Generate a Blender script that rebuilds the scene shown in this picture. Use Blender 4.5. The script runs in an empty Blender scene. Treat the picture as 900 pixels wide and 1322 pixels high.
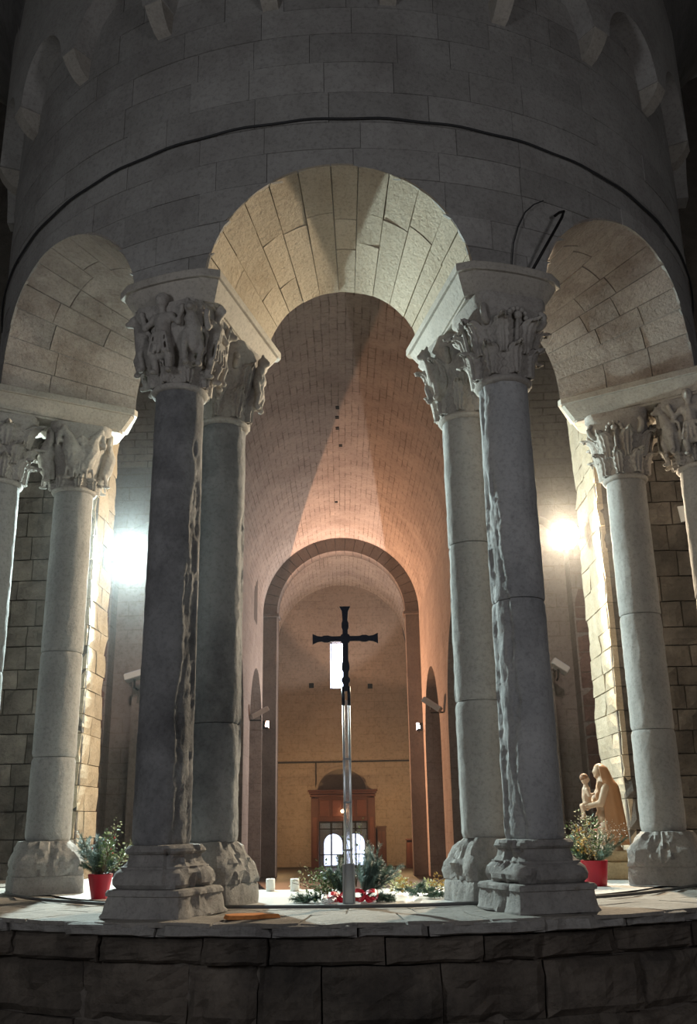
import bpy, bmesh, math, random
from mathutils import Vector, Matrix, noise
random.seed(7)
PI = math.pi
R_ = math.radians
scene = bpy.context.scene
col = scene.collection
sin, cos, sqrt = math.sin, math.cos, math.sqrt

# ------------------------------------------------------------------ camera
FPX, PITCH, ROLL, YAW = 1237.9, 0.3115, -0.01625, -0.0198
CAMLOC = Vector((0.176, 0.0, 0.5616))
cd = bpy.data.cameras.new('camera')
cd.sensor_fit = 'VERTICAL'; cd.sensor_height = 36.0; cd.lens = FPX / 1322.0 * 36.0
cd.clip_end = 200
cam = bpy.data.objects.new('camera', cd); col.objects.link(cam)
def pix_ray(du, dv):
    c, s = cos(-ROLL), sin(-ROLL); u, v = c*du - s*dv, s*du + c*dv
    v = -v
    x, y, z = u, cos(PITCH) - v*sin(PITCH), sin(PITCH) + v*cos(PITCH)
    c, s = cos(-YAW), sin(-YAW)
    return Vector((c*x - s*y, s*x + c*y, z))
_f = pix_ray(0, 0); _r = (pix_ray(1, 0) - _f).normalized(); _u = -(pix_ray(0, 1) - _f).normalized()
_f.normalize()
cam.matrix_world = Matrix(((_r.x, _u.x, -_f.x, CAMLOC.x), (_r.y, _u.y, -_f.y, CAMLOC.y), (_r.z, _u.z, -_f.z, CAMLOC.z), (0, 0, 0, 1)))
scene.camera = cam

# ------------------------------------------------------------------ light and exposure
scene.view_settings.view_transform = 'Standard'
scene.view_settings.look = 'None'
scene.view_settings.gamma = 1.0
scene.view_settings.use_curve_mapping = False
scene.view_settings.exposure = 0.0
world = bpy.data.worlds.new('world'); scene.world = world; world.use_nodes = True
bg = world.node_tree.nodes['Background']
bg.inputs[0].default_value = (0.88, 0.88, 0.94, 1); bg.inputs[1].default_value = 0.022

def light(name, kind, loc, target, power, color, **kw):
    l = bpy.data.lights.new(name, kind); l.energy = power; l.color = color
    for k, v in kw.items(): setattr(l, k, v)
    o = bpy.data.objects.new(name, l); col.objects.link(o); o.location = loc
    if target is not None:
        o.rotation_euler = (Vector(target) - Vector(loc)).to_track_quat('-Z', 'Y').to_euler()
    return o
# added front fill behind the camera, no ambulatory windows are built
light('front_fill_left', 'AREA', (-4.6, -0.6, 2.4), (-0.8, 8, 3.2), 92, (0.92, 0.95, 1.0), shape='RECTANGLE', size=0.9, size_y=2.0)
light('front_fill_right', 'AREA', (4.4, -1.0, 2.4), (0.8, 8, 3.2), 72, (0.97, 0.96, 1.0), shape='RECTANGLE', size=0.9, size_y=2.0)

# ------------------------------------------------------------------ materials
MATS = {}
def rgb(c): return (c[0], c[1], c[2], 1.0)
def stone(name, a, b, scale=3.0, bump=0.35, fine=38.0, dirt=None, dirt_amt=0.45, rough=0.9, rand=0.16, brick=None, pit=0.0, dscale=1.1):
    m = bpy.data.materials.new(name); m.use_nodes = True; nt = m.node_tree; N = nt.nodes; L = nt.links
    bs = N['Principled BSDF']; bs.inputs['Roughness'].default_value = rough
    if 'Specular IOR Level' in bs.inputs: bs.inputs['Specular IOR Level'].default_value = 0.25
    geo = N.new('ShaderNodeNewGeometry')
    def nz(sc, det=5, ro=0.6, src=None):
        n = N.new('ShaderNodeTexNoise'); n.inputs['Scale'].default_value = sc; n.inputs['Detail'].default_value = det
        n.inputs['Roughness'].default_value = ro; L.new(geo.outputs['Position'], n.inputs['Vector']); return n
    def ramp(sock, p0, p1, c0=(0, 0, 0), c1=(1, 1, 1)):
        r = N.new('ShaderNodeValToRGB'); r.color_ramp.elements[0].position = p0; r.color_ramp.elements[1].position = p1
        r.color_ramp.elements[0].color = rgb(c0); r.color_ramp.elements[1].color = rgb(c1); L.new(sock, r.inputs[0]); return r
    def mix(fac, A, B, mode='MIX'):
        x = N.new('ShaderNodeMix'); x.data_type = 'RGBA'; x.blend_type = mode
        if isinstance(fac, float): x.inputs[0].default_value = fac
        else: L.new(fac, x.inputs[0])
        for k, s in ((6, A), (7, B)):
            if isinstance(s, tuple): x.inputs[k].default_value = rgb(s)
            else: L.new(s, x.inputs[k])
        return x.outputs[2]
    n1 = nz(scale); c = mix(ramp(n1.outputs[0], 0.34, 0.66).outputs[0], a, b)
    if dirt:
        nd = nz(dscale, 7, 0.68); fac = ramp(nd.outputs[0], 0.48, 0.68)
        mm = N.new('ShaderNodeMath'); mm.operation = 'MULTIPLY'; mm.inputs[1].default_value = dirt_amt
        L.new(fac.outputs[0], mm.inputs[0]); c = mix(mm.outputs[0], c, dirt)
    n3 = nz(fine, 4, 0.7)
    c = mix(ramp(n3.outputs[0], 0.30, 0.52).outputs[0], mix(0.28, c, (0.02, 0.018, 0.016)), c)
    if rand > 0:
        oi = N.new('ShaderNodeObjectInfo'); mr = N.new('ShaderNodeMapRange')
        mr.inputs[3].default_value = 1 - rand; mr.inputs[4].default_value = 1 + rand * 0.7
        L.new(oi.outputs['Random'], mr.inputs[0])
        cb = N.new('ShaderNodeCombineColor')
        for k in range(3): L.new(mr.outputs[0], cb.inputs[k])
        c = mix(1.0, c, cb.outputs[0], 'MULTIPLY')
    hsock = None
    if brick:
        uv = N.new('ShaderNodeUVMap'); bt = N.new('ShaderNodeTexBrick')
        # a little wander in the joints
        nw = N.new('ShaderNodeTexNoise'); nw.inputs['Scale'].default_value = 1.7; L.new(uv.outputs[0], nw.inputs['Vector'])
        vm = N.new('ShaderNodeVectorMath'); vm.operation = 'MULTIPLY_ADD'
        L.new(nw.outputs['Color'], vm.inputs[0]); vm.inputs[1].default_value = (0.10, 0.05, 0); L.new(uv.outputs[0], vm.inputs[2])
        L.new(vm.outputs[0], bt.inputs['Vector'])
        bt.inputs['Scale'].default_value = 1.0; bt.inputs['Brick Width'].default_value = brick[0]; bt.inputs['Row Height'].default_value = brick[1]
        bt.inputs['Mortar Size'].default_value = brick[2]; bt.inputs['Mortar Smooth'].default_value = 0.3
        bt.inputs['Color1'].default_value = (0.9, 0.9, 0.9, 1); bt.inputs['Color2'].default_value = (1.06, 1.05, 1.04, 1); mv = brick[3]; bt.inputs['Mortar'].default_value = (mv, mv*.97, mv*.94, 1)
        bt.offset = 0.5
        nm = nz(2.2, 4); k = mix(ramp(nm.outputs[0], 0.40, 0.62).outputs[0], (1.0, 1.0, 1.0), bt.outputs['Color'])
        c = mix(1.0, c, k, 'MULTIPLY'); hsock = bt.outputs['Fac']
    L.new(c, bs.inputs['Base Color'])
    nb = nz(fine * 0.45, 8, 0.72)
    bp = N.new('ShaderNodeBump'); bp.inputs['Strength'].default_value = bump; bp.inputs['Distance'].default_value = 0.03
    if hsock is not None:
        ma = N.new('ShaderNodeMath'); ma.operation = 'MULTIPLY_ADD'; ma.inputs[1].default_value = -.5*(1-brick[3]); L.new(hsock, ma.inputs[0]); L.new(nb.outputs[0], ma.inputs[2]); L.new(ma.outputs[0], bp.inputs['Height'])
    elif pit > 0:
        vo = N.new('ShaderNodeTexVoronoi'); vo.inputs['Scale'].default_value = 9.0; L.new(geo.outputs['Position'], vo.inputs['Vector'])
        pr = ramp(vo.outputs['Distance'], 0.0, 0.16)
        ma = N.new('ShaderNodeMath'); ma.operation = 'MULTIPLY_ADD'; ma.inputs[1].default_value = pit
        L.new(pr.outputs[0], ma.inputs[0]); L.new(nb.outputs[0], ma.inputs[2]); L.new(ma.outputs[0], bp.inputs['Height'])
    else: L.new(nb.outputs[0], bp.inputs['Height'])
    L.new(bp.outputs[0], bs.inputs['Normal'])
    MATS[name] = m; return m
def plain(name, c, rough=0.6, metal=0.0, var=0.25, vscale=14.0, emit=None, estr=0.0, trans=0.0, spec=0.4, coat=0.0):
    m = bpy.data.materials.new(name); m.use_nodes = True; nt = m.node_tree; N = nt.nodes; L = nt.links
    bs = N['Principled BSDF']; bs.inputs['Roughness'].default_value = rough; bs.inputs['Metallic'].default_value = metal
    bs.inputs['Specular IOR Level'].default_value = spec
    bs.inputs['Transmission Weight'].default_value = trans
    geo = N.new('ShaderNodeNewGeometry'); n = N.new('ShaderNodeTexNoise'); n.inputs['Scale'].default_value = vscale; n.inputs['Detail'].default_value = 4
    L.new(geo.outputs['Position'], n.inputs['Vector'])
    x = N.new('ShaderNodeMix'); x.data_type = 'RGBA'; L.new(n.outputs[0], x.inputs[0])
    x.inputs[6].default_value = rgb([v*(1-var) for v in c]); x.inputs[7].default_value = rgb([min(1, v*(1+var)) for v in c])
    L.new(x.outputs[2], bs.inputs['Base Color'])
    if emit: bs.inputs['Emission Color'].default_value = rgb(emit); bs.inputs['Emission Strength'].default_value = estr
    MATS[name] = m; return m
stone('drum', (0.33, 0.315, 0.295), (0.40, 0.385, 0.365), 2.6, 0.45, 30, (0.22, 0.20, 0.19), 0.5, rand=0.13)
stone('voussoir', (0.46, 0.385, 0.29), (0.56, 0.49, 0.385), 2.2, 0.75, 42, (0.27, 0.19, 0.11), 0.6, rand=0.12, pit=0.25)
stone('voussoir_worn', (0.40, 0.345, 0.30), (0.50, 0.445, 0.40), 2.4, 0.8, 40, (0.20, 0.15, 0.125), 0.75, rand=0.08, pit=0.25, dscale=1.6)
stone('mortar', (0.16, 0.135, 0.11), (0.22, 0.19, 0.155), 6, 0.5, 50, rand=0)
stone('mortar_drum', (0.31, 0.295, 0.275), (0.36, 0.34, 0.32), 6, 0.5, 50, rand=0)
stone('column', (0.37, 0.37, 0.372), (0.46, 0.455, 0.45), 2.5, 0.4, 34, (0.18, 0.18, 0.185), 0.6, rand=0.08, dscale=1.4)
stone('column_light', (0.30, 0.292, 0.28), (0.37, 0.36, 0.345), 2.5, 0.35, 34, (0.30, 0.29, 0.28), 0.5, rand=0.05, dscale=1.4)
stone('column_dark', (0.24, 0.24, 0.243), (0.34, 0.335, 0.335), 1.9, 0.55, 34, (0.095, 0.093, 0.097), 0.85, rand=0.08, dscale=1.2)
stone('capital', (0.37, 0.34, 0.31), (0.47, 0.44, 0.40), 4.5, 0.4, 46, (0.20, 0.18, 0.17), 0.5, rand=0.06)
stone('impost', (0.42, 0.385, 0.335), (0.50, 0.46, 0.405), 3.0, 0.35, 40, (0.24, 0.22, 0.20), 0.5, rand=0.05)
stone('base', (0.28, 0.265, 0.25), (0.37, 0.35, 0.33), 5.0, 0.7, 36, (0.15, 0.14, 0.14), 0.6, rand=0.06)
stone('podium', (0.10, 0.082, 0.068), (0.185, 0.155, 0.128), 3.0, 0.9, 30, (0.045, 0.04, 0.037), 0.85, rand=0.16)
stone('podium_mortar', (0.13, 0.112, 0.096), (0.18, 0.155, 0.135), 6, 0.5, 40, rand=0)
stone('slab', (0.25, 0.228, 0.205), (0.34, 0.315, 0.285), 3.5, 0.6, 34, (0.14, 0.122, 0.106), 0.7, rand=0.12)
stone('marble', (0.46, 0.46, 0.445), (0.55, 0.55, 0.535), 3, 0.05, 40, rough=0.35, rand=0.03)
stone('rubble', (0.095, 0.082, 0.072), (0.18, 0.155, 0.132), 3.4, 1.0, 26, (0.08, 0.07, 0.06), 0.7, rand=0.3)
stone('rubble_mortar', (0.07, 0.06, 0.053), (0.10, 0.088, 0.08), 5, 0.8, 30, rand=0)
stone('jamb', (0.44, 0.35, 0.245), (0.54, 0.445, 0.33), 3.4, 0.7, 32, (0.30, 0.25, 0.20), 0.5, rand=0.14)
stone('nave', (0.40, 0.345, 0.315), (0.50, 0.44, 0.40), 0.9, 0.45, 12, (0.27, 0.22, 0.195), 0.55, rand=0, brick=(0.46, 0.165, 0.016, .5), dscale=0.5)
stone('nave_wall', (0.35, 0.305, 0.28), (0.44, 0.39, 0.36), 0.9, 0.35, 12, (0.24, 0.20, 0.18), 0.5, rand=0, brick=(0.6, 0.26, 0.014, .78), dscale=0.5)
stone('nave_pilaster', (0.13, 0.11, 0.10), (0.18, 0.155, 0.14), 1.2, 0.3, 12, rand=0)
stone('end_wall', (0.30, 0.25, 0.215), (0.38, 0.32, 0.275), 0.7, 0.3, 9, (0.24, 0.18, 0.14), 0.6, rand=0, brick=(0.7, 0.33, 0.014, .76), dscale=0.35)
stone('transept', (0.30, 0.255, 0.235), (0.38, 0.33, 0.305), 1.0, 0.5, 14, (0.20, 0.16, 0.145), 0.6, rand=0, brick=(0.6, 0.28, 0.014, .8), dscale=0.6)
stone('transept_rubble', (0.22, 0.13, 0.11), (0.31, 0.20, 0.17), 2.2, 1.0, 14, (0.12, 0.075, 0.065), 0.6, rand=0)
stone('ambulatory', (0.16, 0.155, 0.15), (0.23, 0.22, 0.21), 1.4, 0.8, 14, (0.09, 0.085, 0.08), 0.6, rand=0)
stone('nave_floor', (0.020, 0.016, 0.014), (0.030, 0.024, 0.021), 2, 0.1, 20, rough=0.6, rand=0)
stone('tile_orange', (0.55, 0.20, 0.06), (0.66, 0.27, 0.09), 8, 0.3, 40, rand=0)
stone('statue_base', (0.36, 0.28, 0.17), (0.45, 0.36, 0.23), 5, 0.3, 40, rand=0)
plain('wood', (0.050, 0.015, 0.011), 0.5, var=0.35, vscale=5)
plain('wood_light', (0.075, 0.023, 0.016), 0.5, var=0.3, vscale=5)
plain('iron', (0.022, 0.02, 0.02), 0.55, 0.6)
plain('cable', (0.03, 0.03, 0.032), 0.6)
plain('cable_grey', (0.10, 0.10, 0.10), 0.55)
plain('cross_metal', (0.035, 0.038, 0.05), 0.42, 0.7, var=0.4, vscale=60)
plain('acrylic', (0.90, 0.92, 0.94), 0.06, trans=0.85, var=0.02)
plain('rod_metal', (0.62, 0.64, 0.66), 0.28, 0.85, var=0.08)
plain('stand_grey', (0.30, 0.31, 0.31), 0.4, 0.3)
plain('red_paper', (0.36, 0.004, 0.020), 0.42, var=0.25, vscale=9)
plain('red_ribbon', (0.55, 0.008, 0.03), 0.4, var=0.2)
plain('white_ribbon', (0.75, 0.74, 0.72), 0.5, var=0.1)
plain('wax', (0.85, 0.83, 0.78), 0.4, var=0.04)
plain('wick', (0.03, 0.025, 0.02), 0.8)
plain('needle', (0.12, 0.19, 0.14), 0.55, var=0.4, vscale=9)
plain('needle_blue', (0.19, 0.27, 0.24), 0.55, var=0.35, vscale=9)
plain('leaf_green', (0.15, 0.22, 0.09), 0.4, var=0.5, vscale=20)
plain('leaf_pale', (0.62, 0.64, 0.4), 0.5, var=0.35, vscale=20)
plain('leaf_gold', (0.50, 0.33, 0.10), 0.5, var=0.4, vscale=20)
plain('blossom', (0.66, 0.64, 0.56), 0.6, var=0.15)
plain('berry', (0.40, 0.02, 0.015), 0.35, var=0.2)
plain('stem', (0.12, 0.085, 0.05), 0.7)
plain('mantle', (0.30, 0.155, 0.075), 0.5, var=0.25, vscale=7)
plain('robe', (0.36, 0.25, 0.165), 0.55, var=0.2, vscale=9)
plain('skin', (0.40, 0.28, 0.19), 0.5, var=0.1)
plain('hair', (0.20, 0.10, 0.05), 0.6)
plain('lamp_body', (0.035, 0.035, 0.038), 0.5, 0.5)
plain('white_metal', (0.72, 0.71, 0.69), 0.45, var=0.05)
plain('black_rim', (0.02, 0.02, 0.022), 0.5)
plain('lens_cool', (0.9, 0.95, 1.0), 0.3, var=0.0, emit=(0.72, 0.95, 1.0), estr=55)
plain('lens_warm', (1.0, 0.96, 0.9), 0.3, var=0.0, emit=(1.0, 0.93, 0.80), estr=55)
plain('daylight', (0.8, 0.85, 1.0), 0.5, var=0.0, emit=(0.70, 0.80, 1.0), estr=7.0)
plain('daylight_door', (0.8, 0.85, 1.0), 0.5, var=0.0, emit=(0.74, 0.80, 1.0), estr=3.0)
plain('porch_shade', (0.10, 0.11, 0.15), 0.6)
plain('glass', (0.9, 0.95, 1.0), 0.05, trans=0.95, var=0.0)
plain('white_frame', (0.60, 0.62, 0.70), 0.5, var=0.05)
plain('bulb', (1, 0.8, 0.5), 0.4, var=0.0, emit=(1.0, 0.72, 0.40), estr=40)
plain('hole_shade', (0.01, 0.009, 0.008), 0.9, var=0.1)  # near-black, stands in for the shade inside open holes

# ------------------------------------------------------------------ builders
class MB:
    def __init__(s): s.v = []; s.f = []; s.uv = []
    def add(s, verts, faces, uv=None):
        o = len(s.v); s.v += [tuple(p) for p in verts]; s.f += [tuple(i + o for i in f) for f in faces]
        s.uv += (uv if uv else [(0, 0)] * len(verts)); return s
    def grid(s, P, nu, nv, uvf=None, flip=False):
        vs = []; uv = []
        for j in range(nv + 1):
            for i in range(nu + 1):
                vs.append(P(i / nu, j / nv)); uv.append(uvf(i / nu, j / nv) if uvf else (0, 0))
        fs = []
        for j in range(nv):
            for i in range(nu):
                a = j*(nu+1) + i; q = (a, a+1, a+nu+2, a+nu+1); fs.append(q[::-1] if flip else q)
        return s.add(vs, fs, uv)
    def box(s, c, d, rz=0.0, taper=1.0, M=None):
        x, y, z = d[0]/2, d[1]/2, d[2]/2; vs = []
        for k, (a, b, e) in enumerate(((-1,-1,-1),(1,-1,-1),(1,1,-1),(-1,1,-1),(-1,-1,1),(1,-1,1),(1,1,1),(-1,1,1))):
            t = taper if e > 0 else 1.0
            p = Vector((a*x*t, b*y*t, e*z))
            if M: p = M @ p
            elif rz: p = Vector((p.x*cos(rz) - p.y*sin(rz), p.x*sin(rz) + p.y*cos(rz), p.z))
            vs.append((p.x + c[0], p.y + c[1], p.z + c[2]))
        return s.add(vs, [(3,2,1,0),(4,5,6,7),(0,1,5,4),(1,2,6,5),(2,3,7,6),(3,0,4,7)])
    def lathe(s, prof, n=24, c=(0, 0, 0), M=None, cap=True, rf=None):
        vs = []
        for r, z in prof:
            for i in range(n):
                a = 2*PI*i/n; rr = rf(r, z, a) if rf else r
                p = Vector((rr*cos(a), rr*sin(a), z))
                if M: p = M @ p
                vs.append((p.x + c[0], p.y + c[1], p.z + c[2]))
        fs = []
        for j in range(len(prof) - 1):
            for i in range(n):
                k = (i + 1) % n; fs.append((j*n + i, j*n + k, (j+1)*n + k, (j+1)*n + i))
        if cap: fs.append(tuple(range(n))[::-1]); fs.append(tuple((len(prof)-1)*n + i for i in range(n)))
        return s.add(vs, fs)
    def ell(s, c, r, M=None, nu=10, nv=7):
        prof = [(max(1e-4, sin(PI*j/nv)), -cos(PI*j/nv)) for j in range(nv + 1)]
        S = Matrix.Diagonal((r[0], r[1], r[2])) if len(r) == 3 else None
        T = (M.to_3x3() @ S) if M else S
        return s.lathe(prof, nu, c, T, cap=True)
    def tube(s, pts, r, n=8, cap=True):
        pts = [Vector(p) for p in pts]; rs = r if isinstance(r, (list, tuple)) else [r]*len(pts); vs = []
        up = Vector((0.13, 0.29, 0.95)).normalized()
        for i, p in enumerate(pts):
            t = (pts[min(i+1, len(pts)-1)] - pts[max(i-1, 0)]).normalized()
            a = t.cross(up)
            if a.length < 1e-3: a = t.cross(Vector((1, 0, 0)))
            a.normalize(); b = t.cross(a)
            for k in range(n):
                w = 2*PI*k/n; q = p + (a*cos(w) + b*sin(w))*rs[i]; vs.append(tuple(q))
        fs = []
        for j in range(len(pts) - 1):
            for i in range(n):
                k = (i+1) % n; fs.append((j*n+i, (j+1)*n+i, (j+1)*n+k, j*n+k))
        if cap: fs.append(tuple(range(n))); fs.append(tuple((len(pts)-1)*n+i for i in range(n))[::-1])
        return s.add(vs, fs)
    def build(s, name, mat, parent=None, smooth=False, uv=False, loc=None):
        me = bpy.data.meshes.new(name); me.from_pydata(s.v, [], s.f); me.validate()
        if uv:
            l = me.uv_layers.new(name='UVMap')
            for lp in me.loops: l.data[lp.index].uv = s.uv[lp.vertex_index]
        me.materials.append(MATS[mat])
        if smooth: me.shade_smooth()
        o = bpy.data.objects.new(name, me); col.objects.link(o)
        if parent: o.parent = parent
        if loc: o.location = loc
        return o
def fixn(o):
    bm = bmesh.new(); bm.from_mesh(o.data); bmesh.ops.remove_doubles(bm, verts=bm.verts, dist=1e-5)
    bmesh.ops.recalc_face_normals(bm, faces=bm.faces); bm.to_mesh(o.data); bm.free(); return o
def sharp(o, ang=40):
    fixn(o); o.data.shade_smooth(); o.data.set_sharp_from_angle(angle=R_(ang)); return o
def bevel(o, w=0.01, seg=2):
    md = o.modifiers.new('bevel', 'BEVEL'); md.width = w; md.segments = seg; md.limit_method = 'ANGLE'; return o
def remesh(o, vox):
    md = o.modifiers.new('remesh', 'REMESH'); md.mode = 'VOXEL'; md.voxel_size = vox; md.use_smooth_shade = True
    ms = o.modifiers.new('smooth', 'SMOOTH'); ms.iterations = 2; ms.factor = 0.5; return o
def empty(name, loc, rz=0.0):
    o = bpy.data.objects.new(name, None); col.objects.link(o); o.location = loc; o.rotation_euler = (0, 0, rz); o.empty_display_size = 0.1; return o
def tag(o, label, cat, group=None):
    o['label'] = label; o['category'] = cat
    if group: o['group'] = group
    return o
def struct(o, label=None):
    o['kind'] = 'structure'
    if label: o['label'] = label
    return o
def fbm(p, sc, oct_=4):
    return noise.fractal(Vector(p)*sc, 0.7, 2.0, oct_)

# ------------------------------------------------------------------ plan of the place
CY = 10.197                       # centre of the hemicycle
RW, RB = 3.82, 2.50               # outer and inner face of the drum
ZI = 4.57                         # top of the imposts
A1, A2 = R_(19.54), R_(65.17)     # column pairs
ARCHES = [(0.0, R_(15.7)), (R_(42.4), R_(16.9)), (-R_(42.4), R_(16.9)), (R_(85.5), R_(14.5)), (-R_(85.5), R_(14.5))]
def pol(th, r, z): return (r*sin(th), CY - r*cos(th), z)
def rise(r): return 0.57 + (0.93 - 0.57)*(r - RB)/(RW - RB)
def zlow(th, r, grow=0.0):
    for c, h in ARCHES:
        h2 = h + grow/r
        if abs(th - c) < h2: return ZI + (rise(r) + grow)*sqrt(max(0, 1 - ((th - c)/h2)**2))
    return ZI
def th_samples(a, b, n):
    s = [a + (b - a)*i/n for i in range(n + 1)]
    for c, h in ARCHES:
        for e in (-1, 1):
            for k in (1.03, 1.02, 1.0145, 1.010, 1.005, 1.0001, 0.9999, 0.995, 0.985, 0.97, 0.94, 0.90, 0.86):
                t = c + e*h*k
                if a < t < b: s.append(t)
    return sorted(s)

# ---- drum wall: mortar core with the arches cut, and the ashlar blocks on it
TMAX = R_(89); ZTOP = 8.35
mb = MB(); ss = th_samples(-TMAX, TMAX, 240); RF = RW - 0.009
for i in range(len(ss) - 1):
    a, b = ss[i], ss[i+1]
    la, lb = zlow(a, RW, .014), zlow(b, RW, .014); ia, ib = zlow(a, RB, .014), zlow(b, RB, .014)
    mb.add([pol(a, RF, la), pol(b, RF, lb), pol(b, RF, ZTOP), pol(a, RF, ZTOP)], [(0, 1, 2, 3)])
    mb.add([pol(a, RB, ia), pol(b, RB, ib), pol(b, RB, 7.6), pol(a, RB, 7.6)], [(3, 2, 1, 0)])
    mb.add([pol(a, RF, la), pol(b, RF, lb), pol(b, RB, ib), pol(a, RB, ia)], [(3, 2, 1, 0)])
drum = struct(mb.build('wall_drum', 'mortar_drum'), 'curved grey ashlar drum wall above the colonnade')
rnd = random.Random(3)
z = ZI; k = 0
while z < 8.2:
    h = rnd.uniform(0.23, 0.31); z1 = min(z + h, ZTOP)
    th = -R_(78) + rnd.uniform(0, R_(4))
    while th < R_(78):
        w = rnd.uniform(0.42, 0.85)/RW; t0, t1 = th + 0.0005, min(th + w, R_(80)) - 0.0005; th += w
        if z > 7.35 and rnd.random() < 0.0: continue
        ro = RW + rnd.uniform(-0.004, 0.007)
        s = th_samples(t0, t1, 8); seg = MB(); prev = None
        for t in s:
            lo = max(z + 0.003, zlow(t, RW)); hi = z1 - 0.003
            cur = (t, min(lo, hi), hi)
            if prev and (cur[1] < hi - 1e-4 or prev[1] < hi - 1e-4):
                a, b = prev, cur
                seg.add([pol(a[0], ro, a[1]), pol(b[0], ro, b[1]), pol(b[0], ro, b[2]), pol(a[0], ro, a[2])], [(0, 1, 2, 3)])
                seg.add([pol(a[0], ro, a[1]), pol(b[0], ro, b[1]), pol(b[0], RF-.01, b[1]), pol(a[0], RF-.01, a[1])], [(3, 2, 1, 0)])
                seg.add([pol(a[0], ro, a[2]), pol(b[0], ro, b[2]), pol(b[0], RF-.01, b[2]), pol(a[0], RF-.01, a[2])], [(0, 1, 2, 3)])
            prev = cur
        if not seg.v: continue
        for t in (t0, t1):
            lo = max(z + 0.003, zlow(t, RW))
            if lo < z1 - 0.004: seg.add([pol(t, ro, lo), pol(t, ro, z1 - .003), pol(t, RF-.01, z1 - .003), pol(t, RF-.01, lo)], [(0, 1, 2, 3)])
        o = seg.build('ashlar_block', 'drum', drum); fixn(o)
    z = z1; k += 1

# ---- voussoirs lining the three visible arches
def patch(S, Nrm, u0, u1, v0, v1, nu, nv, depth, jit, rg, mat, name, parent, rough=0.0):
    """one stone: a face on surface S(u,v), proud of the joint, with sides"""
    cj = [[rg.uniform(-jit, jit) for _ in range(2)] for _ in range(2)]
    m = MB(); N = (nu+1)*(nv+1); vs = []
    for lay in range(2):
        for j in range(nv + 1):
            for i in range(nu + 1):
                a, b = i/nu, j/nv; u = u0 + (u1-u0)*a; v = v0 + (v1-v0)*b
                off = (cj[0][0]*(1-a)*(1-b) + cj[1][0]*a*(1-b) + cj[0][1]*(1-a)*b + cj[1][1]*a*b)
                p = Vector(S(u, v)); n = Vector(Nrm(u, v))
                if rough and lay == 0:
                    off += rough*fbm(p, 4.0) - (rough*0.7 if (i in (0, nu) or j in (0, nv)) else 0)
                vs.append(p + n*(off if lay == 0 else -depth))
    fs = []
    for j in range(nv):
        for i in range(nu):
            a = j*(nu+1) + i; fs.append((a, a+1, a+nu+2, a+nu+1))
    def edge(idx):
        for a, b in zip(idx[:-1], idx[1:]): fs.append((a, a+N, b+N, b))
    edge([i for i in range(nu+1)]); edge([nv*(nu+1)+i for i in range(nu+1)])
    edge([j*(nu+1) for j in range(nv+1)]); edge([j*(nu+1)+nu for j in range(nv+1)])
    m.add(vs, fs); o = m.build(name, mat, parent); fixn(o)
    # make sure the face looks along the normal
    me = o.data; p0 = me.polygons[0]
    c = Vector(S((u0+u1)/2, (v0+v1)/2)); n = Vector(Nrm((u0+u1)/2, (v0+v1)/2))
    best = min(me.polygons, key=lambda q: (Vector(q.center) - c).length)
    if best.normal.dot(n) < 0: me.flip_normals()
    return o
rg = random.Random(11)
for (c, h), mat, nt_ in ((ARCHES[0], 'voussoir', 13), (ARCHES[2], 'voussoir_worn', 11), (ARCHES[1], 'voussoir_worn', 11)):
    def S(t, r, c=c, h=h): return pol(c - h*cos(t), r, ZI + rise(r)*sin(t))
    def Nn(t, r, c=c, h=h):
        p = Vector(S(t, r)); q = Vector(pol(c, r, ZI)); return (q - p).normalized()
    t = 0.0; i = 0
    ts = [0.0]
    while ts[-1] < PI - 0.16: ts.append(ts[-1] + rg.uniform(0.19, 0.30))
    ts[-1] = PI
    for a, b in zip(ts[:-1], ts[1:]):
        cuts = [RB + 0.003, RB + rg.uniform(0.32, 0.58), RB + rg.uniform(0.78, 1.0), RW + 0.002]
        if rg.random() < 0.35: cuts.pop(1)
        for r0, r1 in zip(cuts[:-1], cuts[1:]):
            patch(S, Nn, a + 0.004, b - 0.004, r0 + 0.004, r1 - 0.004, 5, 2, 0.016, 0.006, rg, mat, 'voussoir', drum)

# ---- corbel table and overhang at the top of the drum
RO = 4.02; CS = R_(14.9); C0 = R_(-0.7)
def scal(th):
    u = ((th - C0)/CS) % 1.0; d = abs(u - 0.0); d = min(d, 1 - d)   # arches centred on integer steps
    hw = 0.39
    return 7.32 + (0.47*sqrt(max(0, 1 - (d/hw)**2)) if d < hw else 0.0)
mb = MB(); n = 420; aa = [-TMAX + 2*TMAX*i/n for i in range(n + 1)]
for i in range(n):
    a, b = aa[i], aa[i+1]; la, lb = scal(a), scal(b)
    mb.add([pol(a, RO, la), pol(b, RO, lb), pol(b, RO, 8.9), pol(a, RO, 8.9)], [(0, 1, 2, 3)])
    mb.add([pol(a, RO, la), pol(b, RO, lb), pol(b, RW-.01, lb), pol(a, RW-.01, la)], [(3, 2, 1, 0)])
tab = struct(mb.build('trim_1', 'drum'), 'blind arcade of small round arches on corbels at the top of the drum')
kk = -6
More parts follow.
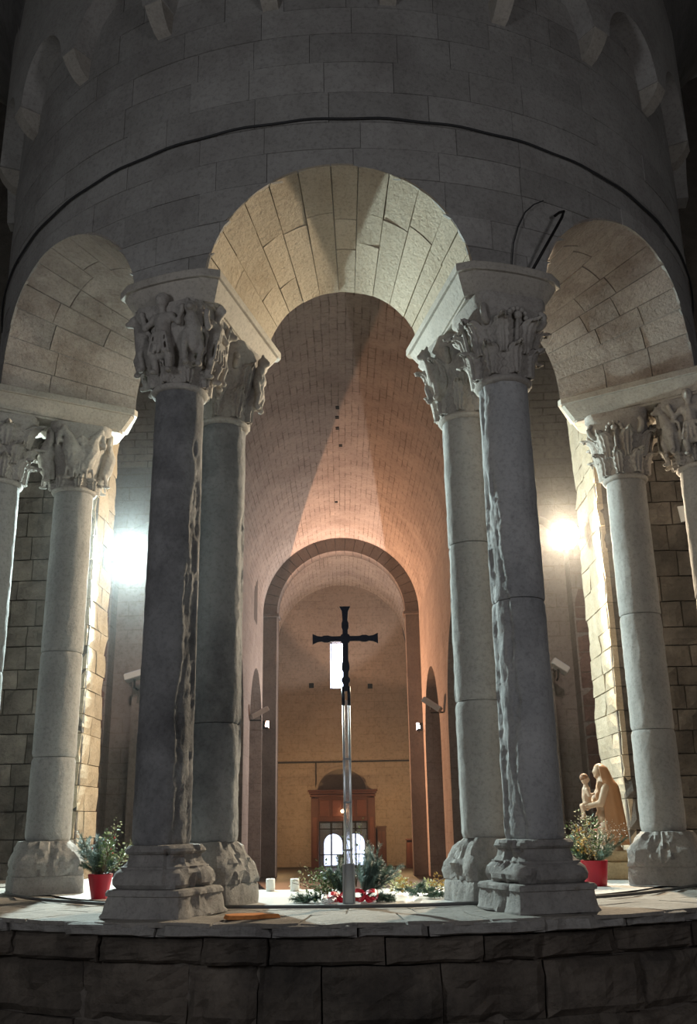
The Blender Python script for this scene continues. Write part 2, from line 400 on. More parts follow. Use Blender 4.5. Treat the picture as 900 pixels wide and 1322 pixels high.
while kk <= 5:
    t = C0 + CS*(kk + 0.5); kk += 1
    if abs(t) > R_(80): continue
    m = MB(); prof = [(0.0, 7.10), (0.06, 7.13), (0.12, 7.19), (0.165, 7.25), (0.20, 7.32), (0.20, 7.37), (0.0, 7.37)]
    w = 0.085; vs = []
    for sgn in (-1, 1):
        for (d, zz) in prof:
            ww = w*(0.8 + 0.2*(zz - 7.10)/0.27); vs.append(pol(t + sgn*ww/RW, RW - 0.02 + d + (0.02 if d else 0), zz))
    np_ = len(prof); fs = [tuple(range(np_)), tuple(range(np_, 2*np_))[::-1]]
    for i in range(np_): j = (i+1) % np_; fs.append((i, i+np_, j+np_, j))
    m.add(vs, fs); fixn(m.build('corbel', 'impost', tab))

# ---- ambulatory vault over the viewer
mb = MB()
def amb(u, v):
    th = -R_(100) + R_(200)*u; a = PI*(1 - v); r = 7.6 + 3.6*cos(a); zz = 8.6 + 2.6*sin(a)
    rr = r + 0.04*fbm((r*sin(th), r*cos(th), zz), 0.9); return pol(th, rr, zz + 0.05*fbm((r*sin(th)+9, r*cos(th), zz), 1.1))
mb.grid(amb, 90, 26)
struct(mb.build('ceiling_ambulatory', 'ambulatory', smooth=True), 'dark rough vault over the ambulatory')
# apse half dome above the inner face of the drum
mb = MB()
mb.grid(lambda u, v: pol(-PI/2 + PI*u, RB*cos(v*PI/2*0.98), 7.55 + RB*sin(v*PI/2*0.98)), 32, 12)
struct(mb.build('ceiling_apse', 'drum', smooth=True), 'half dome over the apse')

# ---- podium
RP = 4.15
mb = MB()
def fl(x): return 8.85 if abs(x) < 1.75 else 11.30
mb.grid(lambda u, v: pol(-R_(80) + R_(160)*u, RP - 0.105, -0.012 if v < .5 else -1.3), 80, 1)
# core top: annulus in front and wings at the sides
mb.grid(lambda u, v: pol(-R_(89) + R_(178)*u, 1.3 + (RP - 0.15 - 1.3)*v, -0.012), 80, 6)
for sx in (-1, 1): mb.add([(sx*1.3, CY-.2, -.012), (sx*4.4, CY-.2, -.012), (sx*4.4, 11.4, -.012), (sx*1.3, 11.4, -.012)], [(0, 1, 2, 3)])
pod = struct(mb.build('floor_podium', 'podium_mortar'), 'raised curved stone podium carrying the columns')
rg = random.Random(21)
# paving slabs of the ring
rings = [(3.62, RP + 0.02, 0.62), (3.02, 3.615, 0.55), (2.25, 3.0, 0.7), (1.45, 2.24, 0.62)]
for (r0, r1, w) in rings[:2]:
    th = -R_(84)
    while th < R_(84):
        dw = rg.uniform(0.8, 1.3)*w/r1; a, b = th + 0.002, th + dw - 0.002; th += dw
        lowr = rg.uniform(-0.006, 0.0)
        patch(lambda u, v: pol(u, v, 0.0), lambda u, v: (0, 0, 1), a, b, r0, r1 - 0.004, 4, 3, 0.03, 0.004, rg, 'slab', 'paving_slab', pod, rough=0.008)
# pale inner floor (one step down at its back edge)
def rin(x): return CY - sqrt(max(0, 3.0**2 - x*x))
mb = MB(); N = 48
for i in range(N):
    xa, xb = -2.95 + 5.9*i/N, -2.95 + 5.9*(i+1)/N; ya, yb = rin(xa), rin(xb); yo = 8.85
    ea = 11.3 if abs((xa+xb)/2) > 1.8 else yo
    mb.add([(xa, ya, 0.004), (xb, yb, 0.004), (xb, max(ea, yb), 0.004), (xa, max(ea, ya), 0.004)], [(0, 1, 2, 3)])
mb.add([(-1.85, 8.85, .004), (1.85, 8.85, .004), (1.85, 8.85, -.4), (-1.85, 8.85, -.4)], [(0, 1, 2, 3)])
struct(mb.build('floor_apse', 'marble'), 'pale polished apse floor behind the columns')
# front masonry
zc = -0.0; courses = [(0.0, -0.085, 0.03, 'slab', 0.55), (-0.088, -0.235, 0.0, 'podium', 0.55), (-0.24, -0.56, -0.03, 'podium', 0.62), (-0.565, -0.9, -0.045, 'podium', 0.7), (-0.905, -1.25, -0.05, 'podium', 0.7)]
for (zt, zb, ro, mt, w) in courses:
    th = -R_(62) - rg.uniform(0, 0.1)
    while th < R_(62):
        dw = rg.uniform(0.6, 1.45)*w/RP; a, b = th + 0.0012, th + dw - 0.0012; th += dw
        rr = RP + ro + rg.uniform(-0.022, 0.018); dz = rg.uniform(-0.008, 0.012) if zt < 0 else -0.004
        if zt > -0.01:
            def S(u, v, rr=rr): return pol(u, rr, v)
        else:
            def S(u, v, rr=rr): return pol(u, rr, v)
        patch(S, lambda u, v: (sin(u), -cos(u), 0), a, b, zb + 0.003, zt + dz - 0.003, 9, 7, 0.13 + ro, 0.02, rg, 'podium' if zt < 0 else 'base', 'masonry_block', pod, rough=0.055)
# lower floors
mb = MB(); mb.add([(-7, 8.80, -.38), (7, 8.80, -.38), (7, 13.2, -.38), (-7, 13.2, -.38)], [(0, 1, 2, 3)])
mb.add([(-7, 13.2, -.38), (7, 13.2, -.38), (7, 13.2, -1.15), (-7, 13.2, -1.15)], [(0, 1, 2, 3)])
struct(mb.build('floor_choir', 'nave_floor'), 'dark floor behind the apse platform')
mb = MB(); mb.add([(-9, 13.2, -1.15), (9, 13.2, -1.15), (9, 42, -1.15), (-9, 42, -1.15)], [(0, 1, 2, 3)])
struct(mb.build('floor_nave', 'nave_floor'), 'dark nave floor')
mb = MB(); mb.add([(-14, -4, -1.3), (14, -4, -1.3), (14, 11, -1.3), (-14, 11, -1.3)], [(0, 1, 2, 3)])
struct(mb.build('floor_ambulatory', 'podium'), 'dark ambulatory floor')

# ------------------------------------------------------------------ columns
def bell(phi, h, H=0.66):
    """outline radius of the capital bell at height fraction h"""
    rc = 0.205 + 0.10*h**1.5
    q = max(abs(cos(phi)), abs(sin(phi))); rs = min(0.30/q, 0.37)
    w = h*h; return rc*(1 - w) + rs*w
def capital_leaf(phi0, h0, hl, w, curl, H, rgl):
    m = MB(); nu, nv = 16, 18
    def P(b_, a):
        b = b_*2 - 1
        sh = (0.62 + 0.5*sin(PI*min(1, a*0.95 + .05)))*(1 - 0.30*abs(sin(4.5*PI*a)))
        if a > 0.78: sh *= max(0.18, 1 - ((a - 0.78)/0.24)**1.6)
        phi = phi0 + b*w*sh
        t = max(0, (a - 0.55)/0.45)
        h = h0 + hl*(a - 0.20*t*t*t)
        out = 0.016 + 0.030*(1 - b*b) + curl*1.25*t*t + 0.015*cos(b*4.5*PI)*(1 - 0.4*a) - 0.03*abs(b)**3
        r = bell(phi, min(1, h)) + out
        return (r*cos(phi), r*sin(phi), h*H)
    m.grid(P, nu, nv)
    return m
def volute(phi, H, s=1.0):
    m = MB(); pts = []; rs = []
    rad = Vector((cos(phi), sin(phi), 0)); zc_ = H*0.80; rc = 0.315
    for i in range(26):
        a = i/25; ang = -PI/2 - 0.5 + a*3.3*PI; rr = 0.078*s*(1 - 0.72*a)
        p = rad*(rc + rr*cos(ang)) + Vector((0, 0, zc_ + rr*sin(ang))); pts.append(p); rs.append(0.030*(1 - .45*a))
    pts = [rad*0.235 + Vector((0, 0, H*.42)), rad*0.27 + Vector((0, 0, H*0.56))] + pts; rs = [0.02, 0.026] + rs
    m.tube(pts, rs, 8); return m
def limb(m, pts, rs, n=9):
    m.tube(pts, rs, n)
    for p, r in zip(pts, rs): m.ell(p, (r, r, r), nu=8, nv=6)
def figure_mesh(F, s=1.0):
    """robed man standing frontally; F maps (across, out, up) to column space"""
    m = MB()
    def V(a, b, c): return F(a*s, b*s, c*s)
    limb(m, [V(0, .02, .10), V(0, .035, .22), V(0, .03, .33)], [.075, .062, .070])
    limb(m, [V(-.065, .03, .35), V(.065, .03, .35)], [.045, .045])
    m.ell(V(0, .05, .475), (.052, .052, .066)); limb(m, [V(0, .035, .38), V(0, .045, .43)], [.03, .03])
    m.ell(V(0, .098, .47), (.014, .014, .02)); m.ell(V(0, .03, .50), (.056, .056, .052))
    for e in (-1, 1):
        limb(m, [V(.075*e, .03, .345), V(.135*e, .05, .29), V(.16*e, .04, .375)], [.036, .030, .024])
        m.ell(V(.165*e, .045, .40), (.026, .026, .032))
        limb(m, [V(.035*e, .03, .12), V(.06*e, .06, .05), V(.05*e, .04, -.05)], [.044, .036, .026])
        m.ell(V(.06*e, .07, -.06), (.030, .030, .02))
    for k in range(5):
        a = (k - 2)*.032; limb(m, [V(a*.8, .09, .22), V(a*1.25, .10, .07)], [.010, .014], 6)
    return m
def beast_mesh(F, s=1.0):
    m = MB()
    def V(a, b, c): return F(a*s, b*s, c*s)
    limb(m, [V(0, .02, .02), V(.02, .05, .14), V(.01, .06, .26), V(-.02, .075, .34)], [.060, .078, .070, .050])
    m.ell(V(-.035, .10, .405), (.055, .055, .052)); m.ell(V(-.055, .145, .385), (.030, .030, .026))
    for e in (-1, 1):
        m.ell(V(-.03 + .035*e, .10, .455), (.016, .016, .024))
        limb(m, [V(.05*e, .06, .22), V(.065*e, .10, .10), V(.05*e, .085, 0)], [.032, .026, .024])
        m.ell(V(.05*e, .10, -.02), (.030, .030, .022))
    limb(m, [V(.05, .01, .05), V(.11, .02, .12), V(.12, .03, .24), V(.085, .05, .28)], [.022, .02, .018, .024])
    for k in range(4): limb(m, [V(-.055 + .02*k, .085, .33), V(-.045 + .02*k, .105, .25)], [.012, .009], 6)
    return m
def bird_mesh(F, s=1.0, turn=1):
    m = MB()
    def V(a, b, c): return F(a*s*turn, b*s, c*s)
    limb(m, [V(.02, .02, -.02), V(.035, .05, .08), V(.02, .06, .19), V(-.005, .05, .30)], [.035, .078, .092, .055])
    limb(m, [V(-.01, .06, .30), V(-.05, .075, .37), V(-.075, .08, .33), V(-.085, .08, .27)], [.046, .036, .030, .026])
    m.ell(V(-.085, .09, .255), (.034, .034, .03)); limb(m, [V(-.09, .10, .24), V(-.085, .11, .19)], [.018, .006], 6)
    limb(m, [V(.085, .05, .27), V(.105, .04, .15), V(.085, .03, .0), V(.06, .03, -.06)], [.03, .048, .038, .014])
    for k in range(4): limb(m, [V(.075 + .013*k, .085 - .006*k, .20), V(.065 + .011*k, .07, .0)], [.011, .008], 6)
    for e in (-1, 1): limb(m, [V(.02 + .03*e, .07, .02), V(.02 + .035*e, .085, -.07)], [.018, .013], 6); 
    m.ell(V(.0, .09, -.075), (.05, .03, .014))
    return m
def face_frame(phi, r, z0):
    o = Vector((cos(phi), sin(phi), 0)); t = Vector((-sin(phi), cos(phi), 0))
    return lambda a, b, c: o*(r + b + 0.16*max(0, c)*0.6) + t*a + Vector((0, 0, z0 + c))
ZS0, ZS1, ZCAP = 0.43, 3.67, 4.335     # shaft foot, shaft head, capital top
def make_column(name, th, r, kind, smat, cuts, erode, seed, basekind, label, sr=0.188):
    """column in a local frame: +x points outward (towards the ambulatory)"""
    x, y, _ = pol(th, r, 0)
    root = empty(name, (x, y, 0.0), th - PI/2)
    tag(root, label, 'column', 'paired columns of the apse colonnade')
    rg = random.Random(seed); off = Vector((seed*3.1, seed*1.7, 0))
    ea, ew, ed = erode             # eroded direction (local angle), angular width, depth
    def rad(r0, z, a):
        p = Vector((cos(a), sin(a), z*3.2)) + off
        d = ((a - ea + PI) % (2*PI)) - PI
        g = math.exp(-(d/ew)**2) if ew > 0 else 0.0
        hfac = min(1.0, max(0.15, (3.6 - z)/2.2))
        q = g*1.25*hfac**.5 + 0.42*fbm(Vector((cos(a), sin(a), z*1.6)) + off, 1.3) + 0.12*fbm(p, 6.0) - 0.50
        k = min(1.0, max(0.0, q/0.30)); k = k*k*(3 - 2*k)
        bite = ed*k*(0.75 + 0.16*fbm(p, 3.5) + 0.16*fbm(p, 9.0) + .1*fbm(p, 21.0)) if ed > 0 else 0.0
        return r0 + 0.004*fbm(p, 3.0) - bite
    zs = [ZS0] + cuts + [ZS1]
    for i in range(len(zs) - 1):
        z0, z1 = zs[i] + (0.002 if i else 0), zs[i+1] - 0.002
        nz_ = max(6, int((z1 - z0)/0.035)); o_ = rg.uniform(-.003, .003)
        prof = [(sr + o_ - 0.006, z0), (sr + o_, z0 + .01)]
        prof += [(sr + o_ + 0.012*(1 - (z0 + (z1-z0)*j/nz_ - ZS0)/3.24) - .004, z0 + (z1-z0)*j/nz_) for j in range(1, nz_)]
        prof += [(sr + o_ - 0.004, z1 - .008), (sr + o_ - 0.008, z1)]
        m = MB(); m.lathe(prof, 72, rf=rad); sharp(m.build('shaft_drum', smat, root), 50)
    # astragal + capital
    H = ZCAP - ZS1
    m = MB(); m.lathe([(.185, -.005), (.210, .004), (.218, .020), (.212, .036), (.195, .045)], 40)
    a_ = m.build('astragal', 'capital', root, smooth=True, loc=(0, 0, ZS1 - 0.002))
    m = MB(); nr = 18; n = 48; vs = []
    for j in range(nr + 1):
        h = j/nr
        for i in range(n):
            a = 2*PI*i/n; rr = bell(a, min(1, h*1.08)) if h < 0.86 else min(0.325/max(abs(cos(a)), abs(sin(a))), 0.41)*0.95
            if 0.80 < h < 0.86: rr *= 0.97
            rr += 0.006*fbm((cos(a)+seed, sin(a), h*3), 3.5); vs.append((rr*cos(a), rr*sin(a), h*H))
    fs = []
    for j in range(nr):
        for i in range(n): k = (i+1) % n; fs.append((j*n+i, j*n+k, (j+1)*n+k, (j+1)*n+i))
    fs.append(tuple(range(n))[::-1]); fs.append(tuple(nr*n + i for i in range(n)))
    m.add(vs, fs); cap = sharp(m.build('capital', 'capital', root, loc=(0, 0, ZS1 + 0.03)), 45); H -= 0.03
    cap.scale = (.95, .95, H/(H+.03))
    def leaves(n_, h0, hl, w, curl, ph=0.0, skip=()):
        for i in range(n_):
            if i in skip: continue
            lf = capital_leaf(ph + 2*PI*i/n_, h0, hl, w*rg.uniform(.92, 1.06), curl*rg.uniform(.7, 1.1), H + .03, rg)
            o = lf.build('leaf', 'capital', cap, smooth=True); sd = o.modifiers.new('thickness', 'SOLIDIFY'); sd.thickness = 0.018; sd.offset = -1
    if kind == 'acanthus':
        leaves(8, 0.03, 0.40, 0.40, 0.075); leaves(8, 0.28, 0.46, 0.36, 0.09, PI/8)
        for i in range(4): volute(PI/4 + i*PI/2, H).build('volute', 'capital', cap, smooth=True)
        for i in range(4):
            m = MB(); f = face_frame(i*PI/2, .30, H*.74)
            for k in range(7):
                a = PI*(k/6); m.ell(f(.075*cos(a), .02, .07*sin(a) - .01), (.022, .022, .022))
            m.ell(f(0, .03, 0), (.035, .035, .035)); m.tube([f(0, -.02, -.22), f(0, .02, -.03)], [.02, .014], 8)
            m.build('palmette', 'capital', cap, smooth=True)
    elif kind == 'fluted':
        leaves(8, 0.02, 0.36, 0.42, 0.10); leaves(8, 0.24, 0.36, 0.40, 0.11, PI/8); leaves(4, 0.50, 0.36, 0.42, 0.10, 0); leaves(4, 0.50, 0.38, 0.36, 0.12, PI/4)
    elif kind == 'eroded':
        leaves(8, 0.03, 0.44, 0.36, 0.04, 0.2); leaves(8, 0.34, 0.46, 0.33, 0.06, PI/8, skip=(2,))
        for i in (0, 1, 3): volute(PI/4 + i*PI/2, H, .8).build('volute', 'capital', cap, smooth=True)
        for i in range(4): remesh(beast_mesh(face_frame(i*PI/2 + .2, .225, .16), 1.0).build('carved_beast', 'capital', cap), .011)
    elif kind == 'figure':
        leaves(8, 0.02, 0.26, 0.36, 0.03)
        for i in range(4): remesh(figure_mesh(face_frame(i*PI/2, .235, .14), 1.12).build('carved_figure', 'capital', cap), .010)
        for i in range(4): remesh(beast_mesh(face_frame(i*PI/2 + PI/4, .235, .15), 1.08).build('carved_beast', 'capital', cap), .010)
    elif kind == 'bird':
        leaves(8, 0.0, 0.2, 0.34, 0.02)
        for i in range(8): remesh(bird_mesh(face_frame(i*PI/4 + PI/8, .225, .15), 1.18, 1 if i % 2 else -1).build('carved_bird', 'capital', cap), .011)
        for i in range(4):
            m = MB(); f = face_frame(i*PI/2, .28, H*.72); m.ell(f(0, .03, 0), (.05, .05, .07)); m.ell(f(0, .07, -.04), (.03, .03, .03)); m.build('carved_head', 'capital', cap, smooth=True)
    # base
    def squircle(s, a, n_): return s/((abs(cos(a))**n_ + abs(sin(a))**n_)**(1/n_))
    if basekind == 'attic':
        m = MB()
        pl = [(.365, 0.0), (.365, .012), (.352, .03), (.338, .09), (.332, .125), (.345, .13), (.345, .15), (.335, .165), (.30, .17)]
        m.lathe(pl, 72, rf=lambda r0, z, a: squircle(r0, a, 14) + 0.018*fbm((cos(a)*1.3+seed, sin(a)*1.3, z*3), 3.0) - 0.07*max(0, fbm((cos(a)*1.2, sin(a)*1.2+seed, z), 2.0))*(1 if abs(((a-ea+PI) % (2*PI))-PI) < 1.0 else .15))
        o = sharp(m.build('plinth', 'base', root), 35); o.scale = (.90, .82, 1); o.location.y = .05 if th < 0 else -.02
        m = MB(); pr = [(.26, .165), (.315, .172), (.340, .195), (.345, .225), (.330, .262), (.305, .285), (.298, .287), (.298, .30), (.285, .302), (.262, .325), (.252, .355), (.255, .372), (.275, .378), (.290, .392), (.292, .41), (.280, .428), (.22, .432)]
        def rf(r0, z, a):
            t = min(1, max(0, (z - .25)/.18)); d = abs(((a-ea+PI) % (2*PI))-PI)
            bite = (0.10 if d < 0.9 else 0.012)*max(0, .3 + fbm((cos(a)*1.6+seed, sin(a)*1.6, z*5), 2.2))
            return r0*(1-t) * (squircle(1, a, 4.5)) + r0*t*squircle(1, a, 4 - 1.6*t) - bite*0.6
        m.lathe(pr, 72, rf=rf); o = sharp(m.build('base_moulding', 'base', root), 32); o.scale = (.88, .80, 1); o.location.y = .04 if th < 0 else -.015
    else:
        w = .265 if basekind == 'rough' else .30
        m = MB(); m.lathe([(w, 0), (w, .05), (w - .003, .13), (w - .012, .15), (w - .05, .152)], 64, rf=lambda r0, z, a: squircle(r0, a, 16) + .010*fbm((cos(a)+seed, sin(a), z*4), 3))
        sharp(m.build('plinth', 'base', root), 35)
        m = MB(); prof = [(w - .03, .148)] + [(w - .004 - .055*max(0, (j/10 - .35)/.65)**1.3, .152 + .278*j/10) for j in range(11)] + [(.19, .435)]
        def rf2(r0, z, a):
            t = min(1, max(0, (z - .25)/.18)); p = (cos(a)*1.5+seed, sin(a)*1.5, z*4)
            d = abs(((a-ea+PI) % (2*PI))-PI)
            return squircle(r0, a, 10 - 7.5*t) + (0.030 if d < 1.4 else .012)*fbm(p, 3.2) + .012*fbm(p, 9.0) - (.05*t if d < 1.0 else 0)
        m.lathe(prof, 72, rf=rf2); sharp(m.build('base_block', 'base', root), 35)
    return root
# local +x = outward; local angle of the side facing the middle of the arch
for sx, th in ((-1, -A1), (1, A1)): pass
RFc, RBc = 3.70, 3.00
inner_l, inner_r = PI/2*1.0, -PI/2*1.0   # for left pair the axis of the church lies towards local +y
make_column('stone_column', -A1, RFc, 'figure', 'column_dark', [], (1.45, .60, .034), 1, 'attic', 'tall dark grey column left of the cross, nearest the viewer, with a robed figure on its capital')
make_column('stone_column', -A1, RBc, 'eroded', 'column_dark', [1.27], (1.85, .5, .03), 2, 'rough', 'dark weathered column standing just behind the near left column')
make_column('stone_column', A1, RFc, 'acanthus', 'column', [2.02], (-1.40, .72, .036), 3, 'attic', 'grey column right of the cross, nearest the viewer, with an acanthus capital and chipped shaft')
make_column('stone_column', A1, RBc, 'eroded', 'column_light', [1.40, 2.62], (-1.9, .25, .02), 4, 'rough', 'pale smooth column standing just behind the near right column')
make_column('stone_column', -A2, RBc, 'bird', 'column_light', [1.15, 2.1], (2.5, .2, .0), 5, 'block', 'pale column at the left beside the potted plant, with carved birds on its capital')
make_column('stone_column', -A2, RFc, 'fluted', 'column_light', [1.9], (2.5, .2, .0), 6, 'block', 'column cut by the left edge, with tiers of fluted leaves on its capital')
make_column('stone_column', A2, RBc, 'acanthus', 'column_light', [1.30, 2.35], (-2.5, .2, .0), 7, 'block', 'pale column at the right beside the statue, with a curling leaf capital')
make_column('stone_column', A2, RFc, 'figure', 'column_light', [2.45], (-2.5, .2, .0), 8, 'block', 'column cut by the right edge, with carved figures on its capital')

# ---- impost slabs over each pair
def make_impost(th, label):
    x, y, _ = pol(th, 0, 0); root = empty('impost_slab', (0, CY, ZCAP), th - PI/2)
    tag(root, label, 'impost', 'impost slabs over the column pairs')
    def outline(off):
        r0, r1 = RB - 0.03 + off, 4.03 - off; h0, h1 = 0.29 - off, 0.44 - off; pts = []
        for i in range(9):
            t = -1 + 2*i/8; yy = h1*t; xx = r1 - 0.06*abs(t)**2.2 - (0.05 if abs(t) == 1 else 0); pts.append((xx, yy))
        pts += [(r0 + .04, h0), (r0, h0 - .04), (r0, -h0 + .04), (r0 + .04, -h0)]
        return pts
    def loft(levels, name, mat):
        m = MB(); n = len(outline(0)); vs = []
        for off, z in levels: vs += [(p[0], p[1], z) for p in outline(off)]
        fs = [tuple(range(n))[::-1], tuple((len(levels)-1)*n + i for i in range(n))]
        for j in range(len(levels)-1):
            for i in range(n): k = (i+1) % n; fs.append((j*n+i, j*n+k, (j+1)*n+k, (j+1)*n+i))
        m.add(vs, fs); return sharp(m.build(name, mat, root), 30)
    loft([(.115, .0), (.115, .022), (.10, .024), (.085, .05), (.055, .10), (.03, .145), (.022, .165)], 'chamfer', 'impost')
    loft([(.0, .166), (-.004, .172), (-.004, .226), (.0, .232)], 'fascia', 'impost')
make_impost(-A1, 'long moulded impost slab over the near left column pair')
make_impost(A1, 'long moulded impost slab over the near right column pair, under the iron hook')
make_impost(-A2, 'moulded impost slab over the column pair at the left edge')
make_impost(A2, 'moulded impost slab over the column pair at the right edge')

# ------------------------------------------------------------------ chancel arch piers
GLARE_DENSITY = 0.0030
ZP0, ZSP = -0.4, 6.5
def pier(sx, xj, y0, y1, name, lab):
    m = MB()
    x1 = sx*7.5; g = 0.07
    m.add([(xj + sx*g, y0 + g, ZP0), (x1, y0 + g, ZP0), (x1, y0 + g, 11), (xj + sx*g, y0 + g, 11)], [(0, 1, 2, 3)])
    m.add([(xj + sx*g, y0 + g, ZP0), (xj + sx*g, y1, ZP0), (xj + sx*g, y1, 11), (xj + sx*g, y0 + g, 11)], [(0, 1, 2, 3)])
    m.add([(xj + sx*g, y1, ZP0), (x1, y1, ZP0), (x1, y1, 11), (xj + sx*g, y1, 11)], [(0, 1, 2, 3)])
    w = struct(m.build(name, 'rubble_mortar'), lab)
    rg = random.Random(31 + sx)
    z = ZP0
    while z < 6.4:
        h = rg.uniform(0.20, 0.34); z1 = z + h
        cut = y0 + (y1 - y0)*rg.uniform(.35, .65)
        for a, b in ((y0, cut), (cut, y1)):
            patch(lambda u, v: (xj, u, v), lambda u, v: (-sx, 0, 0), a + .004, b - .004, z + .004, z1 - .004, 3, 3, 0.08, .012, rg, 'jamb', 'jamb_stone', w, rough=.018)
        x = 0.0
        while x < 2.3 and z < 5.6:
            ww = rg.uniform(.22, .5); u0, u1 = xj + sx*(x + .006), xj + sx*(x + ww - .006); x += ww
            patch(lambda u, v: (u, y0, v), lambda u, v: (0, -1, 0), min(u0, u1), max(u0, u1), z + .006, z1 - .006, 3, 3, 0.08, .015, rg, 'rubble', 'rubble_stone', w, rough=.03)
        z = z1
    return w
pier(-1, -3.20, 11.36, 12.20, 'wall_left_pier', 'rubble and ashlar pier at the left of the chancel opening')
pier(1, 3.00, 11.25, 12.40, 'wall_right_pier', 'rubble and ashlar pier at the right of the chancel opening')
# chancel arch above the jambs
mb = MB(); n = 40
for i in range(n):
    a, b = -3.2 + 6.2*i/n, -3.2 + 6.2*(i+1)/n
    za, zb_ = [ZSP - .4 + sqrt(max(0, 3.1**2 - (q + 0.1)**2)) for q in (a, b)]
    mb.add([(a, 11.4, za), (b, 11.4, zb_), (b, 11.4, 11), (a, 11.4, 11)], [(0, 1, 2, 3)])
    mb.add([(a, 12.2, za), (b, 12.2, zb_), (b, 11.4, zb_), (a, 11.4, za)], [(0, 1, 2, 3)])
    mb.add([(a, 12.2, za), (b, 12.2, zb_), (b, 12.2, 11), (a, 12.2, 11)], [(0, 1, 2, 3)])
struct(mb.build('wall_chancel_arch', 'transept'), 'wall above the chancel opening')

# ------------------------------------------------------------------ crossing, transept and nave
def cx(Y): return 0.175 - 0.0295*Y
NR, NZ, NY0, NY1, NY2 = 2.72, 7.5, 12.2, 33.0, 40.3
mb = MB()
mb.grid(lambda u, v: (cx(NY0 + (NY2-NY0)*u) + NR*cos(PI*v), NY0 + (NY2-NY0)*u, NZ + NR*sin(PI*v)), 40, 48,
        lambda u, v: (NY0 + (NY2-NY0)*u, v*PI*NR))
struct(mb.build('ceiling_nave', 'nave', smooth=True, uv=True), 'long stone barrel vault over the nave')
for i_, (yy, xo) in enumerate(((21.6, -.02), (22.2, -.03), (22.9, -.03), (24.1, .05), (28.9, -.1))):
    m = MB(); m.box((cx(yy) + xo, yy, NZ + NR - .006), (.09, .16, .02)); m.build('putlog_shade', 'hole_shade', bpy.data.objects['ceiling_nave'])  # solid dark boxes, shade of small holes put into their colour
def nave_wall(sx, arches, name, lab):
    m = MB(); ys = set([18.0, 40.3, 33.0]); 
    for c, h, zsp in arches:
        for k in range(-24, 25): ys.add(c + h*sin(PI/2*k/24))
        ys.add(c - h - 1e-3); ys.add(c + h + 1e-3)
    ys = sorted(y for y in ys if 18.0 <= y <= 40.3)
    def lo(y):
        for c, h, zsp in arches:
            if abs(y - c) <= h + 1e-6: return zsp + sqrt(max(0, h*h - (y-c)**2)) if abs(y-c) < h - 1e-6 else zsp
        return -1.2
    def P(y, d, z): return (cx(y) + sx*(NR + d), y, z)
    for a, b in zip(ys[:-1], ys[1:]):
        mid = (a+b)/2; ina = any(abs(mid - c) < h for c, h, _ in arches)
        la, lb = (lo(a), lo(b)) if ina else (-1.2, -1.2)
        for d in (0, .7): m.add([P(a, d, la), P(b, d, lb), P(b, d, NZ+.05), P(a, d, NZ+.05)], [(0, 1, 2, 3)], [(a, la), (b, lb), (b, NZ), (a, NZ)])
        if ina: m.add([P(a, 0, la), P(b, 0, lb), P(b, .7, lb), P(a, .7, la)], [(0, 1, 2, 3)], [(a, 0), (b, 0), (b, .7), (a, .7)])
    for c, h, zsp in arches:
        for e in (-1, 1):
            y = c + e*h; m.add([P(y, 0, -1.2), P(y, .7, -1.2), P(y, .7, zsp), P(y, 0, zsp)], [(0, 1, 2, 3)], [(0, -1.2), (.7, -1.2), (.7, zsp), (0, zsp)])
    y = 18.0; m.add([P(y, 0, -1.2), P(y, .7, -1.2), P(y, .7, NZ), P(y, 0, NZ)], [(0, 1, 2, 3)], [(0, -1.2), (.7, -1.2), (.7, NZ), (0, NZ)])
    return struct(m.build(name, 'nave_wall', uv=True), lab)
wl = nave_wall(-1, [(30.75, 2.2, 3.05), (23.9, 2.9, 2.9)], 'wall_left', 'left wall of the nave with tall round arches')
wr = nave_wall(1, [(29.75, 2.55, 2.5), (22.2, 2.95, 2.7)], 'wall_right', 'right wall of the nave with tall round arches')
# narrow splayed window high in the left nave wall, with its pale pane
m = MB(); Y0, Y1 = 29.6, 30.3
m.add([(cx(29.6) - NR + .01, 29.45, 6.6), (cx(30.3) - NR + .01, 30.45, 6.6), (cx(30.3) - NR + .01, 30.45, 8.0), (cx(30) - NR + .06, 29.95, 8.35), (cx(29.6) - NR + .01, 29.45, 8.0)], [(0, 1, 2, 3, 4)])
m.build('splay', 'nave_pilaster', wl)
# aisles outside the arcades
for sx, nm in ((-1, 'left'), (1, 'right')):
    m = MB(); xo = sx*6.2
    m.add([(xo, 18.3, -1.2), (xo, 40.3, -1.2), (xo, 40.3, 7.6), (xo, 18.3, 7.6)], [(0, 1, 2, 3)], [(18.3, -1.2), (40.3, -1.2), (40.3, 7.6), (18.3, 7.6)])
    m.add([(xo, 18.3, 7.4), (xo, 40.3, 7.4), (cx(40.3) + sx*(NR + .5), 40.3, 7.4), (cx(18.3) + sx*(NR + .5), 18.3, 7.4)], [(0, 1, 2, 3)])
    m.add([(xo, 40.3, -1.2), (sx*1.5, 40.35, -1.2), (sx*1.5, 40.35, 7.6), (xo, 40.3, 7.6)], [(0, 1, 2, 3)])
    struct(m.build('wall_aisle_' + nm, 'transept', uv=True), 'dim ' + nm + ' aisle beyond the arches')
